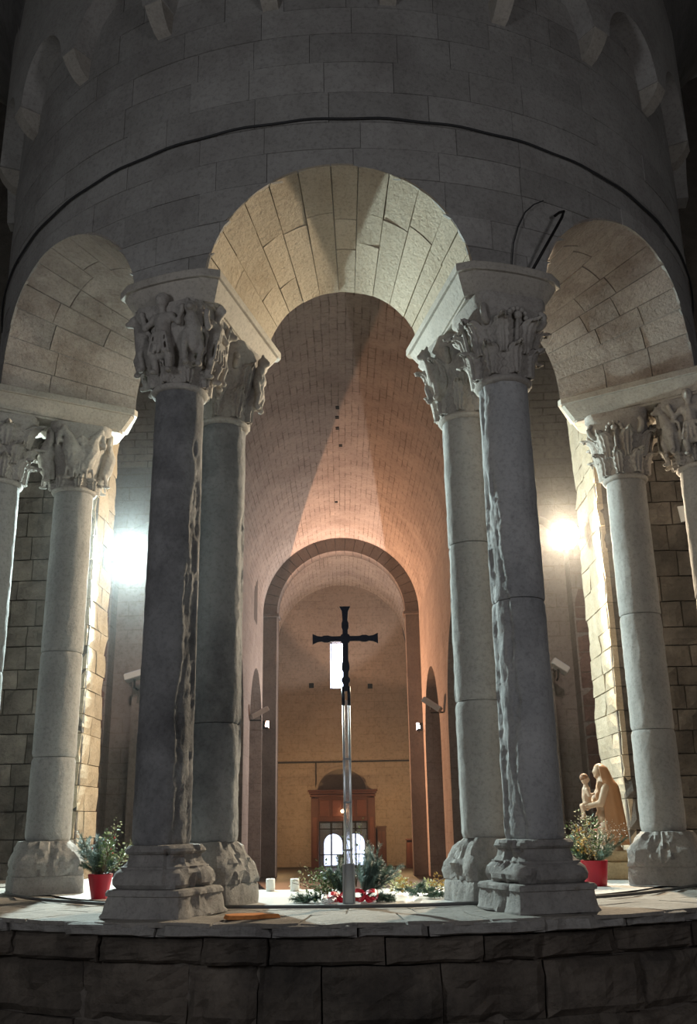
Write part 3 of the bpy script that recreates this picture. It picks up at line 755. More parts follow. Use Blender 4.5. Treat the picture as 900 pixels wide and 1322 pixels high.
# transverse arch: pilasters, imposts, ring of voussoirs
ta = empty('trim_2', (cx(NY1), NY1, -1.15)); struct(ta, 'dark transverse arch on two pilasters across the nave')
PI_IN = 2.24
for sx in (-1, 1):
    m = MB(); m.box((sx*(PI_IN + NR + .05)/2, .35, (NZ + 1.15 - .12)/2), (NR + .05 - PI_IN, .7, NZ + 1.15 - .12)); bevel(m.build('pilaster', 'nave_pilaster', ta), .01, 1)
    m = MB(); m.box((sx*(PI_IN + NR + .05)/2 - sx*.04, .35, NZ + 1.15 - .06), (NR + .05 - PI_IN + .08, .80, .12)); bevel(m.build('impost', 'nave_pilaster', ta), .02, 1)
nvs = 23
for i in range(nvs):
    a0, a1 = PI*i/nvs + .003, PI*(i+1)/nvs - .003; m = MB(); vs = []
    for yy in (0, .7):
        for q in range(4):
            a = a0 + (a1-a0)*q/3
            for rr in (PI_IN, NR + .04): vs.append((rr*cos(a), yy, NZ + 1.15 + rr*sin(a)))
    fs = []
    for L0 in (0, 8):
        for q in range(3): fs.append((L0+2*q, L0+2*q+1, L0+2*q+3, L0+2*q+2))
    for q in range(3): fs += [(2*q, 2*q+2, 2*q+10, 2*q+8), (2*q+1, 2*q+3, 2*q+11, 2*q+9)]
    fs += [(0, 1, 9, 8), (6, 7, 15, 14)]
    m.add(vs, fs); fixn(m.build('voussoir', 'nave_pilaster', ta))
# end wall with window and porch
EC = cx(NY2)
WX0, WX1, WZ0, WZ1 = -1.50 - EC, -0.84 - EC, 5.81, 7.81
mb = MB()
def seg_wall(x0, x1, lo, hi, n=12):
    for i in range(n):
        a, b = x0 + (x1-x0)*i/n, x0 + (x1-x0)*(i+1)/n
        ha, hb = [min(hi, NZ + sqrt(max(0, NR*NR - q*q)) + .03) for q in (a, b)]
        mb.add([(EC+a, NY2, lo), (EC+b, NY2, lo), (EC+b, NY2, hb), (EC+a, NY2, ha)], [(0, 1, 2, 3)], [(a, lo), (b, lo), (b, hb), (a, ha)])
seg_wall(-2.9, WX0, -1.2, 99); seg_wall(WX1, 2.9, -1.2, 99, 16); seg_wall(WX0, WX1, -1.2, WZ0, 4); seg_wall(WX0, WX1, WZ1, 99, 4)
for (xa, za, xb, zb_) in ((WX0, WZ0, WX0, WZ1), (WX1, WZ0, WX1, WZ1), (WX0, WZ0, WX1, WZ0), (WX0, WZ1, WX1, WZ1)):
    mb.add([(EC+xa, NY2, za), (EC+xb, NY2, zb_), (EC+xb, NY2+.5, zb_), (EC+xa, NY2+.5, za)], [(0, 1, 2, 3)])
we = struct(mb.build('wall_back', 'end_wall', uv=True), 'far end wall of the nave')
wd = empty('window_1', (EC + (WX0+WX1)/2, NY2 + .3, WZ0)); struct(wd, 'bright narrow window behind the cross')
m = MB(); w2 = (WX1-WX0)/2
m.box((0, .06, (WZ1-WZ0)/2), (2*w2, .02, WZ1-WZ0)); m.build('pane', 'daylight', wd)
for sx in (-1, 1): m = MB(); m.box((sx*(w2-.04), 0, (WZ1-WZ0)/2), (.05, .06, WZ1-WZ0)); m.build('window_frame', 'white_frame', wd)
for zz in (.04, WZ1-WZ0-.04): m = MB(); m.box((0, 0, zz), (2*w2, .06, .05)); m.build('window_frame', 'white_frame', wd)
# tympanum over the porch, dark boxes painted as shaded putlog holes and conduit
m = MB(); cxp = -1.07; vs = [(cxp + .98*cos(PI*i/24), NY2 - .015, 1.70 + .98*sin(PI*i/24)*0.88) for i in range(25)]; m.add(vs, [tuple(range(25))]); m.build('tympanum', 'nave_pilaster', we)
m = MB()
for i in range(24):
    a, b = PI*i/24, PI*(i+1)/24
    m.add([(cxp + r*cos(t), yy, 1.70 + r*sin(t)*0.9) for yy in (NY2 - .06, NY2) for t in (a, b) for r in (.98, 1.08)], [(0, 1, 3, 2), (0, 2, 6, 4), (1, 5, 7, 3)])
m.build('tympanum_arch', 'end_wall', we, uv=True)
for x, zz in ((-2.29, 5.96), (.16, 5.89)):
    m = MB(); m.box((x, NY2 - .004, zz), (.2, .01, .2)); m.build('putlog_shade', 'hole_shade', we)
m = MB(); m.tube([(EC - 2.7, NY2 - .03, 2.85), (EC + 2.7, NY2 - .03, 2.85)], .03, 6); m.tube([(-2.12, NY2 - .03, 2.85), (-2.12, NY2 - .03, 1.75)], .025, 6)
tag(m.build('wall_conduit', 'cable'), 'thin dark conduit running across the far end wall', 'conduit')
# wooden porch
pr = empty('wooden_porch', (-1.0, NY2 - 1.2, -1.15)); tag(pr, 'dark red wooden entrance porch with glazed doors at the far end of the nave', 'porch')
W, Hh, Dp = 2.50, 2.88, 1.2
for sx in (-1, 1):
    m = MB(); m.box((sx*(W/2 - .15), .05, (Hh-.3)/2), (.30, .10, Hh - .3)); bevel(m.build('door_post', 'wood', pr), .015, 1)
    m = MB(); m.box((sx*(W/2 - .03), Dp/2 + .05, Hh/2), (.06, Dp - .1, Hh - .1)); m.build('side_panel', 'wood', pr)
    m = MB(); m.box((sx*(W/2 - .15), -.012, 1.1), (.16, .02, 1.5)); bevel(m.build('post_panel', 'wood_light', pr), .008, 1)
m = MB(); m.box((0, .05, 2.16), (W - .6, .10, .92)); m.build('header', 'wood', pr)
for k in range(4): m = MB(); m.box((-.72 + .48*k, -.01, 2.18), (.36, .02, .62)); bevel(m.build('header_panel', 'wood_light', pr), .01, 1)
m = MB(); m.box((0, .02, Hh - .22), (W + .06, .22, .10)); m.box((0, 0, Hh - .12), (W + .14, .28, .08)); m.box((0, -.0, Hh - .04), (W + .22, .34, .08)); bevel(m.build('cornice', 'wood', pr), .012, 1)
m = MB(); m.box((0, Dp/2 + .1, Hh - .12), (W - .02, Dp - .2, .04)); m.build('roof_board', 'wood', pr)
GW, GH = 1.88, 1.68
for k in range(4):
    x0 = -GW/2 + GW*k/4; lf = empty('door_leaf', (x0 + GW/8, .05, 0)); lf.parent = pr
    for sx in (-1, 1): m = MB(); m.box((sx*(GW/8 - .02), 0, GH/2), (.035, .05, GH)); m.build('stile', 'iron', lf)
    for zz in (.02, .48, 1.42, GH - .02): m = MB(); m.box((0, 0, zz), (GW/4, .05, .035)); m.build('rail', 'iron', lf)
    m = MB(); m.box((0, .01, GH/2), (GW/4 - .06, .008, GH - .04)); m.build('pane', 'glass', lf)
# the daylit street portal seen through the glass
m = MB(); m.box((0, Dp - .03, GH/2 + .1), (W - .2, .03, GH + .3)); m.build('rear_screen', 'porch_shade', pr)
for sx in (-1, 1):
    m = MB(); vs = [(sx*.44 - .36, Dp - .06, .05), (sx*.44 + .36, Dp - .06, .05)] + [(sx*.44 + .36*cos(PI*i/12), Dp - .06, .86 + .36*sin(PI*i/12)) for i in range(13)]
    m.add(vs, [tuple(range(len(vs)))]); m.build('daylit_opening', 'daylight_door', pr)
m = MB(); m.box((-.02, .25, .42), (.5, .3, .06)); m.box((-.02, .25, .2), (.42, .24, .4)); m.build('shelf', 'wood_light', pr)
lp = empty('porch_lamp', (-1.02, NY2 - 1.36, .92)); tag(lp, 'small glowing bulb on the front of the wooden porch', 'lamp')
m = MB(); m.ell((0, -.03, 0), (.055, .055, .055)); m.build('bulb', 'bulb', lp, smooth=True)
m = MB(); m.tube([(0, .13, 0), (0, 0, 0)], .02, 6); m.build('arm', 'iron', lp)
light('porch_bulb', 'POINT', (-1.02, NY2 - 1.5, .85), None, 2.5, (1.0, .55, .22), shadow_soft_size=.05)
def panel_thing(name, x0, x1, y, z1, label, cat, lean=0.0):
    r = empty(name, ((x0+x1)/2, y, -1.15)); tag(r, label, cat); w = x1 - x0; h = z1 + 1.15
    m = MB(); m.box((0, 0, h/2), (w, .35, h), taper=1 - lean); bevel(m.build('body', 'wood', r), .01, 1)
    for k in range(2): m = MB(); m.box(((k - .5)*w*.44, -.18 + (.0 if not lean else .02), h*.5), (w*.34, .02, h*.8)); m.build('panel', 'wood_light', r)
    m = MB(); m.box((0, 0, h + .02), (w*(1-lean) + .06, .4, .05)); m.build('top', 'wood', r)
panel_thing('wooden_cabinet', .31, .66, NY2 - .5, .30, 'low dark wooden cabinet against the right side of the porch', 'cabinet')
panel_thing('wooden_screen', 1.36, 1.74, NY2 - 2.0, -.16, 'dark tapering wooden screen by the right nave wall', 'screen', .22)
# transept arms: west wall with a blind recess, east side closed by the piers, ends and vault
def transept(sx):
    nm = 'left' if sx < 0 else 'right'; m = MB(); yw = 18.0
    xin = cx(18) + sx*(NR - .0); xo = sx*8.5; rc = cx(18) + sx*3.62 ; hw = .80; zsp = 5.45
    xs = sorted(set([xin, xo, rc - hw, rc + hw] + [rc + hw*sin(PI/2*k/16) for k in range(-16, 17)]))
    if sx > 0: xs = [x for x in xs if xin <= x <= xo]
    else: xs = [x for x in xs if xo <= x <= xin]
    for a, b in zip(xs[:-1], xs[1:]):
        mid = (a+b)/2
        if abs(mid - rc) < hw:
            la, lb = [zsp + sqrt(max(0, hw*hw - (q-rc)**2)) for q in (a, b)]
            m.add([(a, yw + .45, -1.2), (b, yw + .45, -1.2), (b, yw + .45, lb), (a, yw + .45, la)], [(0, 1, 2, 3)], [(a, -1.2), (b, -1.2), (b, lb), (a, la)])
            m.add([(a, yw, la), (b, yw, lb), (b, yw + .45, lb), (a, yw + .45, la)], [(0, 1, 2, 3)])
        else: la = lb = -1.2
        m.add([(a, yw, la), (b, yw, lb), (b, yw, 10.5), (a, yw, 10.5)], [(0, 1, 2, 3)], [(a, la), (b, lb), (b, 10.5), (a, 10.5)])
    for e in (-1, 1): m.add([(rc + e*hw, yw, -1.2), (rc + e*hw, yw + .45, -1.2), (rc + e*hw, yw + .45, zsp), (rc + e*hw, yw, zsp)], [(0, 1, 2, 3)], [(0, -1.2), (.45, -1.2), (.45, zsp), (0, zsp)])
    m.add([(xo, 12.2, -1.2), (xo, yw, -1.2), (xo, yw, 10.5), (xo, 12.2, 10.5)], [(0, 1, 2, 3)], [(0, -1.2), (5.8, -1.2), (5.8, 10.5), (0, 10.5)])
    w = struct(m.build('wall_transept_' + nm, 'transept', uv=True), nm + ' transept wall seen past the lamp')
    m = MB(); m.box((rc + sx*.05, yw + .33, 1.0), (.62, .26, 4.4)); m.build('pilaster', 'transept', w, uv=True)
    m = MB(); m.box((rc + sx*.05, yw + .30, 3.28), (.80, .34, .16)); bevel(m.build('pilaster_impost', 'transept', w, uv=True), .02, 1)
    rg = random.Random(5); z = -1.1
    while z < 4.6:      # ragged red rubble beside the recess
        h = rg.uniform(.22, .38); x = 0.0
        while x < 1.25:
            ww = rg.uniform(.25, .5); u0, u1 = rc + sx*(hw + .03 + x), rc + sx*(hw + .03 + x + ww - .02); x += ww
            patch(lambda u, v: (u, yw - .03, v), lambda u, v: (0, -1, 0), min(u0, u1), max(u0, u1), z + .008, z + h - .008, 3, 3, .03, .02, rg, 'transept_rubble', 'rubble_stone', w, rough=.03)
        z += h
    m = MB(); xa, xb = sorted((cx(15) + sx*(NR - .02), xo))
    m.grid(lambda u, v: (xa + (xb-xa)*u, 15.1 + 2.9*cos(PI*v), 7.4 + 2.6*sin(PI*v)), 6, 24, lambda u, v: (u*5, v*9))
    struct(m.build('ceiling_transept_' + nm, 'nave', smooth=True, uv=True), 'vault over the ' + nm + ' transept arm')
transept(-1); transept(1)

# ------------------------------------------------------------------ floodlights by the piers
def floodlight(loc, target, lens, power, color, label, wall_x):
    r = empty('floodlight', loc); d = (Vector(target) - Vector(loc)).normalized()
    M = d.to_track_quat('Z', 'Y').to_matrix()
    tag(r, label, 'floodlight', 'floodlights at the chancel piers')
    m = MB(); m.lathe([(.04, -.22), (.08, -.21), (.12, -.14), (.178, -.02), (.19, 0), (.19, .02), (.18, .02), (.178, 0)], 32, M=M); sharp(m.build('housing', 'lamp_body', r), 40)
    m = MB(); m.lathe([(.178, .0), (.16, .012), (.08, .022), (.001, .026)], 32, M=M); m.build('lens', lens, r, smooth=True)
    m = MB(); p = M @ Vector((0, 0, -.15)); s = 1 if wall_x > loc[0] else -1
    m.tube([tuple(p), (p.x + s*.12, p.y + .05, p.z - .02), (wall_x - loc[0], p.y + .05, p.z - .02)], .018, 8); m.build('bracket', 'iron', r)
    light(r.name + '_beam', 'SPOT', tuple(Vector(loc) + d*.06), tuple(Vector(loc) + d), power, color, spot_size=R_(172), spot_blend=.25, shadow_soft_size=.07)
    return r
floodlight((-2.90, 11.86, 3.83), (0.7, 7.2, 2.9), 'lens_cool', 3300, (.80, 1.0, .98), 'glaring cool white floodlight mounted on the left pier', -3.19)
floodlight((2.72, 11.80, 3.99), (-0.7, 7.2, 2.9), 'lens_warm', 2300, (1.0, .82, .58), 'glaring warm white floodlight mounted on the right pier', 2.99)
# ---- flat white projectors
def projector(loc, rot, label, wall=None, size=(.34, .20, .12)):
    r = empty('wall_projector', loc); tag(r, label, 'spotlight', 'flat white projectors on the cornices'); M = Matrix.Rotation(rot[2], 3, 'Z') @ Matrix.Rotation(rot[1], 3, 'Y') @ Matrix.Rotation(rot[0], 3, 'X')
    m = MB(); m.box((0, 0, 0), size, M=M); bevel(m.build('housing', 'white_metal', r), .012, 1)
    m = MB(); q = M @ Vector((0, 0, size[2]/2 + .006)); m.box(tuple(q), (size[0]*.9, size[1]*.85, .012), M=M); m.build('front_glass', 'white_frame', r)
    m = MB(); b = M @ Vector((0, 0, -size[2]/2)); m.tube([tuple(b), (b.x*1.2, b.y, b.z - .15), (wall[0], wall[1], wall[2])], .02, 6); m.build('bracket', 'iron', r)
projector((-4.20, 17.75, 3.17), (-.2, -.28, 0), 'flat white projector on the left transept pier', (0, .35, -.2))
projector((3.66, 17.75, 3.20), (-.2, .62, 0), 'flat white projector on the right transept pier', (0, .35, -.2))
projector((cx(29) - 2.42, 28.6, 3.62), (0, -.5, .3), 'small white projector on the left nave pier', (-.3, .05, -.2), (.55, .3, .14))
projector((cx(26.3) + 2.42, 26.2, 3.50), (0, .6, -.3), 'small white projector on the right nave pier', (.3, .05, -.2), (.55, .3, .14))
def halfspace(name, loc, axis, half, power, color):
    o = light(name, 'SPOT', loc, tuple(Vector(loc) + Vector(axis)), power, color, spot_size=2*R_(half), spot_blend=0.01, shadow_soft_size=.01); return o
for sx_, zz in ((-1, 3.65), (1, 3.50)):  # added projectors: the plate keeps the vault beams off the arch face
    r = empty('added_projector', (cx(32.5) + sx_*2.56, 32.5, zz)); tag(r, 'small added projector with a light-blocking plate against the %s pilaster of the nave arch' % ('left' if sx_ < 0 else 'right'), 'spotlight', 'added light-shaping projectors below the nave arch')
    m = MB(); m.box((0, .06, 0), (.22, .02, .26)); bevel(m.build('blocking_plate', 'black_rim', r), .004, 1)
    m = MB(); m.box((0, .03, -.10), (.12, .05, .08)); m.build('housing', 'lamp_body', r)
    m = MB(); m.tube([(0, .07, -.1), (0, .5, -.14)], .015, 6); m.build('bracket', 'iron', r)
halfspace('projector_beam_left', (cx(32.5) - 2.56, 32.53, 3.65), (.983, .156, -.101), 88.0, 2700, (1.0, .50, .27))
halfspace('projector_beam_right', (cx(32.5) + 2.56, 32.53, 3.50), (-.989, .043, -.143), 89.5, 1350, (1.0, .92, .86))
light('west_bay_lamp_left', 'SPOT', (EC - 2.2, 34.2, 3.2), (EC + 1.2, 36.5, 9.5), 800, (1.0, .60, .38), spot_size=R_(84), spot_blend=.2, shadow_soft_size=.05)
light('west_bay_lamp_right', 'SPOT', (EC + 2.3, 34.2, 3.2), (EC - 1.2, 36.5, 9.5), 650, (1.0, .86, .78), spot_size=R_(84), spot_blend=.2, shadow_soft_size=.05)
for sx_, w in ((-1, 150), (1, 180)):
    light('west_bay_low_lamp', 'POINT', (EC + sx_*2.3, 37.2, 0.9), None, w, (1.0, .62, .28), shadow_soft_size=.06)
for x, w, tg in ((-3.9, 260, -4.9), (3.7, 150, 4.5)):
    light('transept_lamp', 'SPOT', (x, 13.2, 5.2), (tg, 18, 4.2), w, (1.0, .78, .66), spot_size=R_(48), spot_blend=.6, shadow_soft_size=.1)

# ---- added scattering volume, imitates lens glare around the floodlights
hm = bpy.data.materials.new('glare_volume'); hm.use_nodes = True; hn = hm.node_tree; hn.nodes.clear()
ho = hn.nodes.new('ShaderNodeOutputMaterial'); hv = hn.nodes.new('ShaderNodeVolumeScatter'); hv.inputs['Color'].default_value = (1, 1, 1, 1)
hv.inputs['Density'].default_value = GLARE_DENSITY; hv.inputs['Anisotropy'].default_value = 0.82; hn.links.new(hv.outputs[0], ho.inputs['Volume']); MATS['glare_volume'] = hm
m = MB(); m.box((-.1, 10.4, 3.05), (5.9, 3.4, 6.8)); hz = m.build('lens_glare_box', 'glare_volume')
tag(hz, 'thin scattering volume added to give the two floodlights a lens glare halo', 'glare_volume'); hz['kind'] = 'stuff'

# ------------------------------------------------------------------ cross on its stand
cr = empty('standing_cross', (-.005, 7.13, .006)); tag(cr, 'dark metal cross with flared arms on a tall clear rod stand', 'cross')
def flared(length, w0, knop):   # arm along +x, starts at 0
    prof = [(0, w0), (.07, w0*.92), (length*knop - .02, w0*.95), (length*knop, w0*1.28), (length*knop + .03, w0*1.28), (length*knop + .05, w0*.9), (length - .035, w0*1.15), (length, w0*2.0)]
    return prof
def arm(prof, ang, name, z0):
    m = MB(); t = .011; vs = []
    for yy in (-t, t):
        for x, h in prof: vs += [(x, yy, h), (x, yy, -h)]
    n = len(prof)*2; fs = []
    for i in range(len(prof)-1):
        a = 2*i; fs += [(a, a+2, a+3, a+1), (a+n, a+1+n, a+3+n, a+2+n), (a, a+n, a+2+n, a+2), (a+1, a+3, a+3+n, a+1+n)]
    fs += [(0, 1, 1+n, n), (n-2, 2*n-2, 2*n-1, n-1)]
    m.add(vs, fs); o = fixn(m.build(name, 'cross_metal', cr, loc=(0, 0, z0))); o.rotation_euler = (0, ang, 0); bevel(o, .003, 1); return o
ZC = 1.855
arm(flared(.245, .020, .52), 0, 'cross_arm', ZC); arm(flared(.245, .020, .52), PI, 'cross_arm', ZC); arm(flared(.245, .021, .35), -PI/2, 'cross_head', ZC)
arm([(0, .022), (.16, .021), (.20, .029), (.23, .029), (.25, .020), (.285, .020), (.30, .032), (.32, .032), (.335, .021), (.39, .021)], PI/2, 'cross_foot', ZC)
m = MB(); m.lathe([(.001, -.016), (.042, -.014), (.042, .014), (.001, .016)], 8, M=Matrix.Rotation(PI/2, 3, 'X')); m.build('centre_boss', 'cross_metal', cr, loc=(0, 0, ZC))
for sx in (-1, 1):
    m = MB(); m.tube([(sx*.021, 0, .02), (sx*.021, 0, 1.50)], .009, 10); m.build('rod', 'rod_metal', cr, smooth=True)
    m = MB(); m.tube([(sx*.021, 0, 1.36), (sx*.021, 0, 1.50)], .0125, 10); m.build('sleeve', 'cross_metal', cr, smooth=True)
m = MB(); m.box((0, .0, .80), (.03, .012, 1.2)); m.build('clear_blade', 'acrylic', cr)
for sx in (-1, 1): m = MB(); m.box((sx*.036, 0, .135), (.014, .07, .27)); bevel(m.build('stand_cheek', 'stand_grey', cr), .003, 1)
m = MB(); m.box((0, .01, .135), (.058, .04, .27)); m.build('stand_core', 'rod_metal', cr)
m = MB(); m.box((0, 0, .006), (.16, .14, .012)); m.build('foot_plate', 'stand_grey', cr)
for zz in (.36, .68, .98): m = MB(); m.box((0, 0, zz), (.062, .022, .012)); m.build('clip', 'rod_metal', cr)

# ------------------------------------------------------------------ candles
for x, y, lab in ((-.71, 8.70, 'left one of two short white candles on the pale floor'), (-.50, 8.66, 'right one of two short white candles, nearer the fir branches')):
    c = empty('pillar_candle', (x, y, .005)); tag(c, lab, 'candle', 'white candles on the apse floor')
    m = MB(); m.lathe([(.036, 0), (.038, .003), (.038, .093), (.034, .098), (.012, .094), (.001, .092)], 24); m.build('wax_body', 'wax', c, smooth=True)
    m = MB(); m.tube([(0, 0, .09), (.002, 0, .108)], .002, 5); m.build('wick', 'wick', c)

# ------------------------------------------------------------------ greenery
def fir_branch(m, pts, rg, ln=.035, dens=120, side=2):
    """needled twig along pts plus side twigs; all needles in one mesh"""
    def twig(pts, ln, n):
        P = [Vector(p) for p in pts]
        for i in range(n):
            t = i/n*(len(P)-1); k = min(int(t), len(P)-2); p = P[k].lerp(P[k+1], t-k); d = (P[k+1]-P[k]).normalized()
            v = Vector((rg.uniform(-1, 1), rg.uniform(-1, 1), rg.uniform(-1, 1))); v = (v - d*v.dot(d)).normalized()
            e = p + (v*.85 + d*.55).normalized()*ln*rg.uniform(.7, 1.1); s = d.cross(v)*.0022
            m.add([p - s, p + s, e], [(0, 1, 2)])
    twig(pts, ln, dens)
    P = [Vector(p) for p in pts]
    for k in range(side):
        f = .25 + .6*k/max(1, side); i = min(int(f*(len(P)-1)), len(P)-2); b = P[i].lerp(P[i+1], f*(len(P)-1)-i); d = (P[-1]-P[0]).normalized(); L = (P[-1]-P[0]).length
        for e in (-1, 1):
            q = Vector((rg.uniform(-1, 1), rg.uniform(-1, 1), rg.uniform(-.3, .6))).normalized(); end = b + (d*.7 + q*.6)*L*.38*(1-.4*f); twig([b, b.lerp(end, .5) + Vector((0, 0, -.005)), end], ln*.9, int(dens*.45))
def leafy(m, pts, rg, n=26, size=.022, spread=.05):
    P = [Vector(p) for p in pts]
    for i in range(n):
        t = (.2 + .8*i/n)*(len(P)-1); k = min(int(t), len(P)-2); p = P[k].lerp(P[k+1], t-k)
        d = Vector((rg.uniform(-1, 1), rg.uniform(-1, 1), rg.uniform(-.4, 1))).normalized(); b = p + d*rg.uniform(.2, 1)*spread
        s = d.cross(Vector((rg.uniform(-1, 1), rg.uniform(-1, 1), rg.uniform(-1, 1)))).normalized(); z = size*rg.uniform(.6, 1.2); nn = d.cross(s)*z*.15
        m.add([b, b + d*z*.5 + s*z*.35 + nn, b + d*z*1.25, b + d*z*.5 - s*z*.35 + nn], [(0, 1, 2), (0, 2, 3)])
def stem(parent, pts, r=.004): m = MB(); m.tube(pts, [r*(1 - .6*i/(len(pts)-1)) for i in range(len(pts))], 5); return m.build('stem', 'stem', parent)
def arc_pts(base, dirv, L, droop, n=6):
    b = Vector(base); d = Vector(dirv).normalized(); return [tuple(b + d*L*(i/n) + Vector((0, 0, -droop*(i/n)**2))) for i in range(n+1)]
def branch(parent, kind, base, dirv, L, droop, rg, mat=None, dens=150, size=.022):
    pts = arc_pts(base, dirv, L, droop)
    m = MB()
    if kind == 'fir': fir_branch(m, pts, rg, .036, dens, 3); o = m.build('fir_branch', mat or 'needle', parent)
    else: leafy(m, pts, rg, dens, size, .055 if kind == 'leafy' else .07); o = m.build('leafy_branch' if kind == 'leafy' else 'flower_spray', mat or 'leaf_green', parent)
    o['kind'] = 'stuff'; stem(o, pts); return o
def potted(loc, label, spec, pot_h, pot_r0, pot_r1, seed):
    r = empty('potted_plant', loc); tag(r, label, 'potted plant', 'red-wrapped pots of evergreen'); rg = random.Random(seed)
    m = MB(); n = 28
    m.lathe([(pot_r0*.96, 0), (pot_r0, .01), (pot_r1*.97, pot_h*.9), (pot_r1, pot_h), (pot_r1*.9, pot_h*.985), (pot_r1*.85, pot_h*.9), (.01, pot_h*.88)], n, rf=lambda r0, z, a: r0*(1 + .045*(z/pot_h)*sin(5*a + seed) + .02*sin(9*a)*z/pot_h) if r0 > .02 else r0)
    sharp(m.build('pot_wrap', 'red_paper', r), 60)
    m = MB(); m.lathe([(pot_r1*.84, pot_h*.86), (.001, pot_h*.9)], 16); m.build('soil', 'stem', r)
    for kind, mat, cnt, L0, L1, tilt, az0, az1, dens, size in spec:
        for k in range(cnt):
            az = rg.uniform(az0, az1); tl = rg.uniform(.1, tilt); L = rg.uniform(L0, L1)
            d = (sin(tl)*cos(az), sin(tl)*sin(az), cos(tl)); b = (d[0]*pot_r1*.5, d[1]*pot_r1*.5, pot_h*.88)
            o = branch(r, kind, b, d, L, L*rg.uniform(.02, .18)*sin(tl)*2, rg, mat, dens, size)
    m = MB()
    for k in range(9):
        az = rg.uniform(0, 2*PI); q = rg.uniform(.05, .16); m.ell((q*cos(az), q*sin(az), pot_h + rg.uniform(.08, .30)), (.009, .009, .009), nu=6, nv=4)
    m.build('berries', 'berry', r, smooth=True)['kind'] = 'stuff'
    return r
potted((-2.01, 8.12, .004), 'red-wrapped pot of blue-green fir and leafy sprigs beside the left pale column',
       [('fir', 'needle_blue', 6, .26, .44, .55, PI*.75, PI*1.35, 170, 0), ('fir', 'needle', 6, .18, .30, 1.0, 0, 2*PI, 130, 0),
        ('leafy', 'leaf_green', 7, .28, .48, .8, -1.2, 1.5, 46, .026), ('leafy', 'leaf_pale', 4, .30, .52, .85, -1.0, 1.2, 34, .022), ('spray', 'blossom', 3, .25, .38, .6, -1, 2, 60, .010)], .185, .065, .098, 4)
potted((2.05, 8.76, .004), 'red-wrapped pot of mixed evergreen with pale sprays in front of the statue',
       [('spray', 'blossom', 7, .34, .52, .7, 0, 2*PI, 90, .011), ('fir', 'needle', 8, .22, .36, 1.05, -PI, PI, 140, 0), ('leafy', 'leaf_green', 9, .22, .42, .95, 0, 2*PI, 50, .028),
        ('leafy', 'leaf_gold', 4, .22, .40, 1.0, PI*.7, PI*1.4, 26, .03), ('leafy', 'leaf_pale', 4, .3, .5, .8, 0, 2*PI, 40, .02)], .205, .095, .115, 9)
# fir arrangement at the foot of the cross
rg = random.Random(13)
ar = empty('fir_arrangement', (.02, 7.42, .004)); tag(ar, 'fir and holly arrangement with red ribbon around the foot of the cross', 'flower arrangement')
for k in range(11): branch(ar, 'fir', (.06, .05, .03), (rg.uniform(.1, .9), rg.uniform(-.3, .5), rg.uniform(.6, 1.5)), rg.uniform(.26, .42), .03, rg, 'needle_blue', 190)
for k in range(6): branch(ar, 'fir', (-.06, .05, .03), (rg.uniform(-.8, -.1), rg.uniform(-.3, .5), rg.uniform(.6, 1.3)), rg.uniform(.22, .34), .03, rg, 'needle', 180)
for k in range(9): branch(ar, 'fir', (.10, .10, .03), (rg.uniform(-.2, .8), rg.uniform(-.1, .5), rg.uniform(.5, 1.2)), rg.uniform(.22, .34), .05, rg, 'needle', 200)
for k in range(5): branch(ar, 'fir', (-.05, .10, .03), (rg.uniform(-.9, .2), rg.uniform(-.1, .5), rg.uniform(.5, 1.1)), rg.uniform(.20, .30), .04, rg, 'needle_blue', 190)
for k in range(8): branch(ar, 'leafy', (-.12, .05, .02), (rg.uniform(-.9, -.2), rg.uniform(-.3, .4), rg.uniform(.15, .9)), rg.uniform(.20, .34), .04, rg, 'leaf_green', 44, .026)
for k in range(3): branch(ar, 'leafy', (-.12, .03, .02), (rg.uniform(-1.2, -.6), rg.uniform(-.3, .1), rg.uniform(.5, .8)), rg.uniform(.28, .42), .04, rg, 'leaf_pale', 24, .018)
for k in range(4): branch(ar, 'fir', (-.2, 0, .03), (-1, rg.uniform(-.3, .3), rg.uniform(-.02, .12)), rg.uniform(.18, .28), .03, rg, 'needle', 130)
for k in range(5): branch(ar, 'fir', (.12, 0, .03), (1, rg.uniform(-.35, .3), rg.uniform(-.05, .18)), rg.uniform(.12, .2), .02, rg, 'needle', 140)
for k in range(3): branch(ar, 'leafy', (.02, .06, .1), (rg.uniform(-.25, .2), .0, 1), rg.uniform(.35, .5), .01, rg, 'leaf_green', 20, .022)
def bow(parent, c, s, mat, name, rz):
    m = MB()
    for e in (-1, 1):
        pts = []
        for i in range(13):
            a = i/12*2*PI; pts.append((c[0] + e*(s*.55*(1 - cos(a))), c[1] + .012*sin(2*a), c[2] + s*.34*sin(a)*(1 - .2*cos(a))))
        for i in range(12):
            p, q = Vector(pts[i]), Vector(pts[i+1]); w = Vector((0, .035, .01)); m.add([p - w, q - w, q + w, p + w], [(0, 1, 2, 3)])
    for e in (-1, 1):
        p = [Vector((c[0] + e*.012*k, c[1] - .02 - .012*k, max(.012, c[2] - .018*k))) for k in range(5)]
        for i in range(4): w = Vector((.018, .0, .004)); m.add([p[i]-w, p[i+1]-w, p[i+1]+w, p[i]+w], [(0, 1, 2, 3)])
    m.ell(c, (s*.18, s*.18, s*.2)); o = m.build(name, mat, parent); sd = o.modifiers.new('thickness', 'SOLIDIFY'); sd.thickness = .002
bow(ar, (.085, -.10, .055), .085, 'red_ribbon', 'ribbon_bow', 0)
bow(ar, (-.10, -.12, .045), .07, 'red_ribbon', 'ribbon_bow', 0)
bow(ar, (-.17, -.13, .035), .05, 'white_ribbon', 'ribbon_tail', 0)
sp = empty('flower_posy', (.52, 8.05, .004)); tag(sp, 'low pale posy of creamy leaves on the floor right of the cross', 'flower arrangement')
